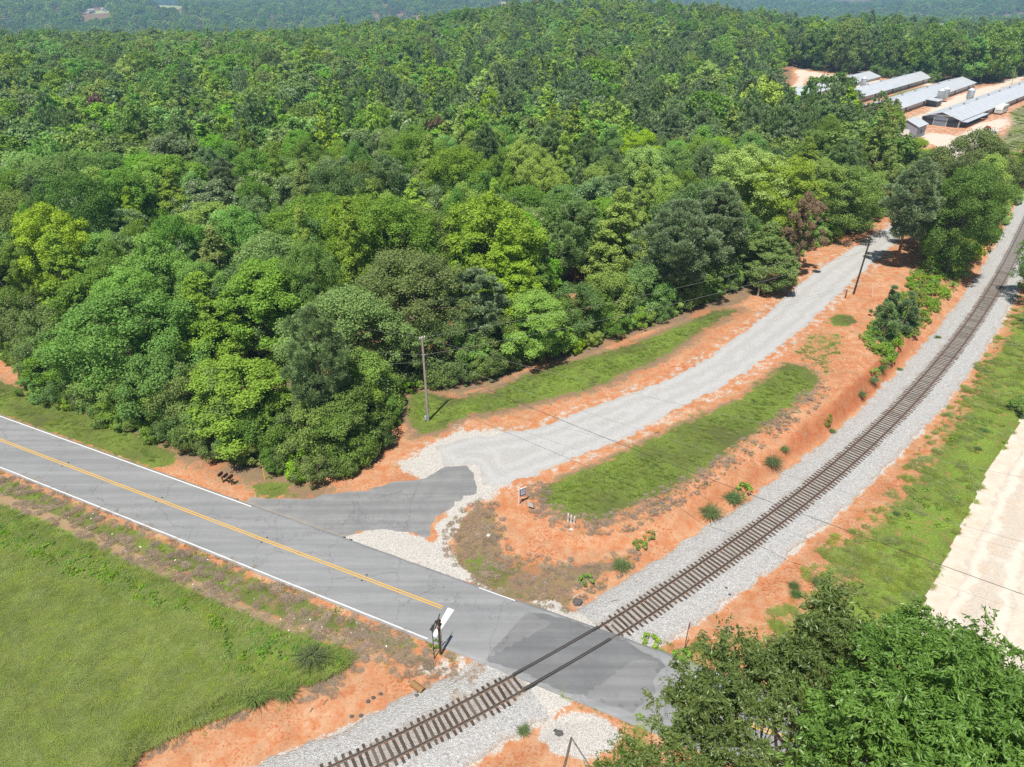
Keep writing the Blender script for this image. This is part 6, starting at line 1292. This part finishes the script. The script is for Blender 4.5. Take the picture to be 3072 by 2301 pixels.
def cr(px_, py_, dist, R_, Rz, ncl, per, lf=.165): q = at3(px_, py_, dist); return (q[0], q[1], q[2], R_, Rz, ncl, per, lf)
fgtree(5, (11.0, 15.0, -.2), [cr(764, 737, 27, 2.51, 1.86, 147, 149), cr(708, 702, 27.5, 1.40, 1.21, 58, 132), cr(698, 770, 27, 1.49, 1.12, 62, 132), cr(847, 667, 27, 1.86, 1.58, 95, 145), cr(834, 620, 27.5, 0.74, 0.74, 20, 132), cr(774, 682, 27.5, 1.30, 1.12, 55, 132), cr(728, 652, 28, 0.74, 0.47, 11, 120)], M_fg,
    'tall tree with long drooping leaves close below the viewer, over the road', .26)
fgtree(15, (17.5, 12.5, -.2), [cr(937, 722, 23, 2.33, 1.86, 186, 180), cr(872, 767, 23, 2.05, 1.49, 147, 180), cr(907, 647, 26, 0.93, 0.93, 33, 145), cr(964, 670, 26, 0.93, 0.84, 33, 145), cr(992, 692, 25, 0.93, 0.74, 33, 145), cr(1012, 747, 22, 1.77, 1.40, 108, 180), cr(962, 792, 21, 2.05, 1.40, 139, 180)], M_fg2,
    'brighter full tree in the lower right corner beside the dirt road', .3)
fgtree(25, (2.6, 22.0, -.1), [cr(618, 792, 35, 1.21, 1.40, 46, 145), cr(633, 762, 35.5, 0.84, 0.84, 20, 145)], M_fg, 'small leafy treetop poking up at the bottom edge beside the road', .12)

# ------------------------------------------------------------------ labels: tell look-alikes apart by their order from the left
ORD = 'first second third fourth fifth sixth seventh eighth ninth tenth eleventh twelfth'.split() + ['%dth' % k if k % 10 not in (1, 2, 3) else '%d%s' % (k, ('st', 'nd', 'rd')[k % 10 - 1]) for k in range(13, 80)]
byl = {}
for o in bpy.data.objects:
    if o.get('category') and o.get('label'): byl.setdefault(o['label'], []).append(o)
for lab, os_ in byl.items():
    if len(os_) < 2: continue
    os_.sort(key=lambda o: pj(o.location.x, o.location.y, 5)[0])
    for k, o in enumerate(os_): o['label'] = '%s, %s from left' % (lab, ORD[k])

# ------------------------------------------------------------------ air
hb_ = MB().box((0, 4000, -30), (15000, 12000, 190))
hz = hb_.mesh('haze', [])
hm = bpy.data.materials.new('air'); hm.use_nodes = True; hm.node_tree.nodes.clear()
ho = hm.node_tree.nodes.new('ShaderNodeOutputMaterial'); hv = hm.node_tree.nodes.new('ShaderNodeVolumePrincipled')
hv.inputs['Color'].default_value = (.36, .66, 1.0, 1); hv.inputs['Density'].default_value = .00021; hv.inputs['Anisotropy'].default_value = 0.0
hm.node_tree.links.new(hv.outputs[0], ho.inputs['Volume'])
hz.materials.append(hm); tag(link('haze', hz), 'pale blue summer haze over the far hills', kind='stuff')
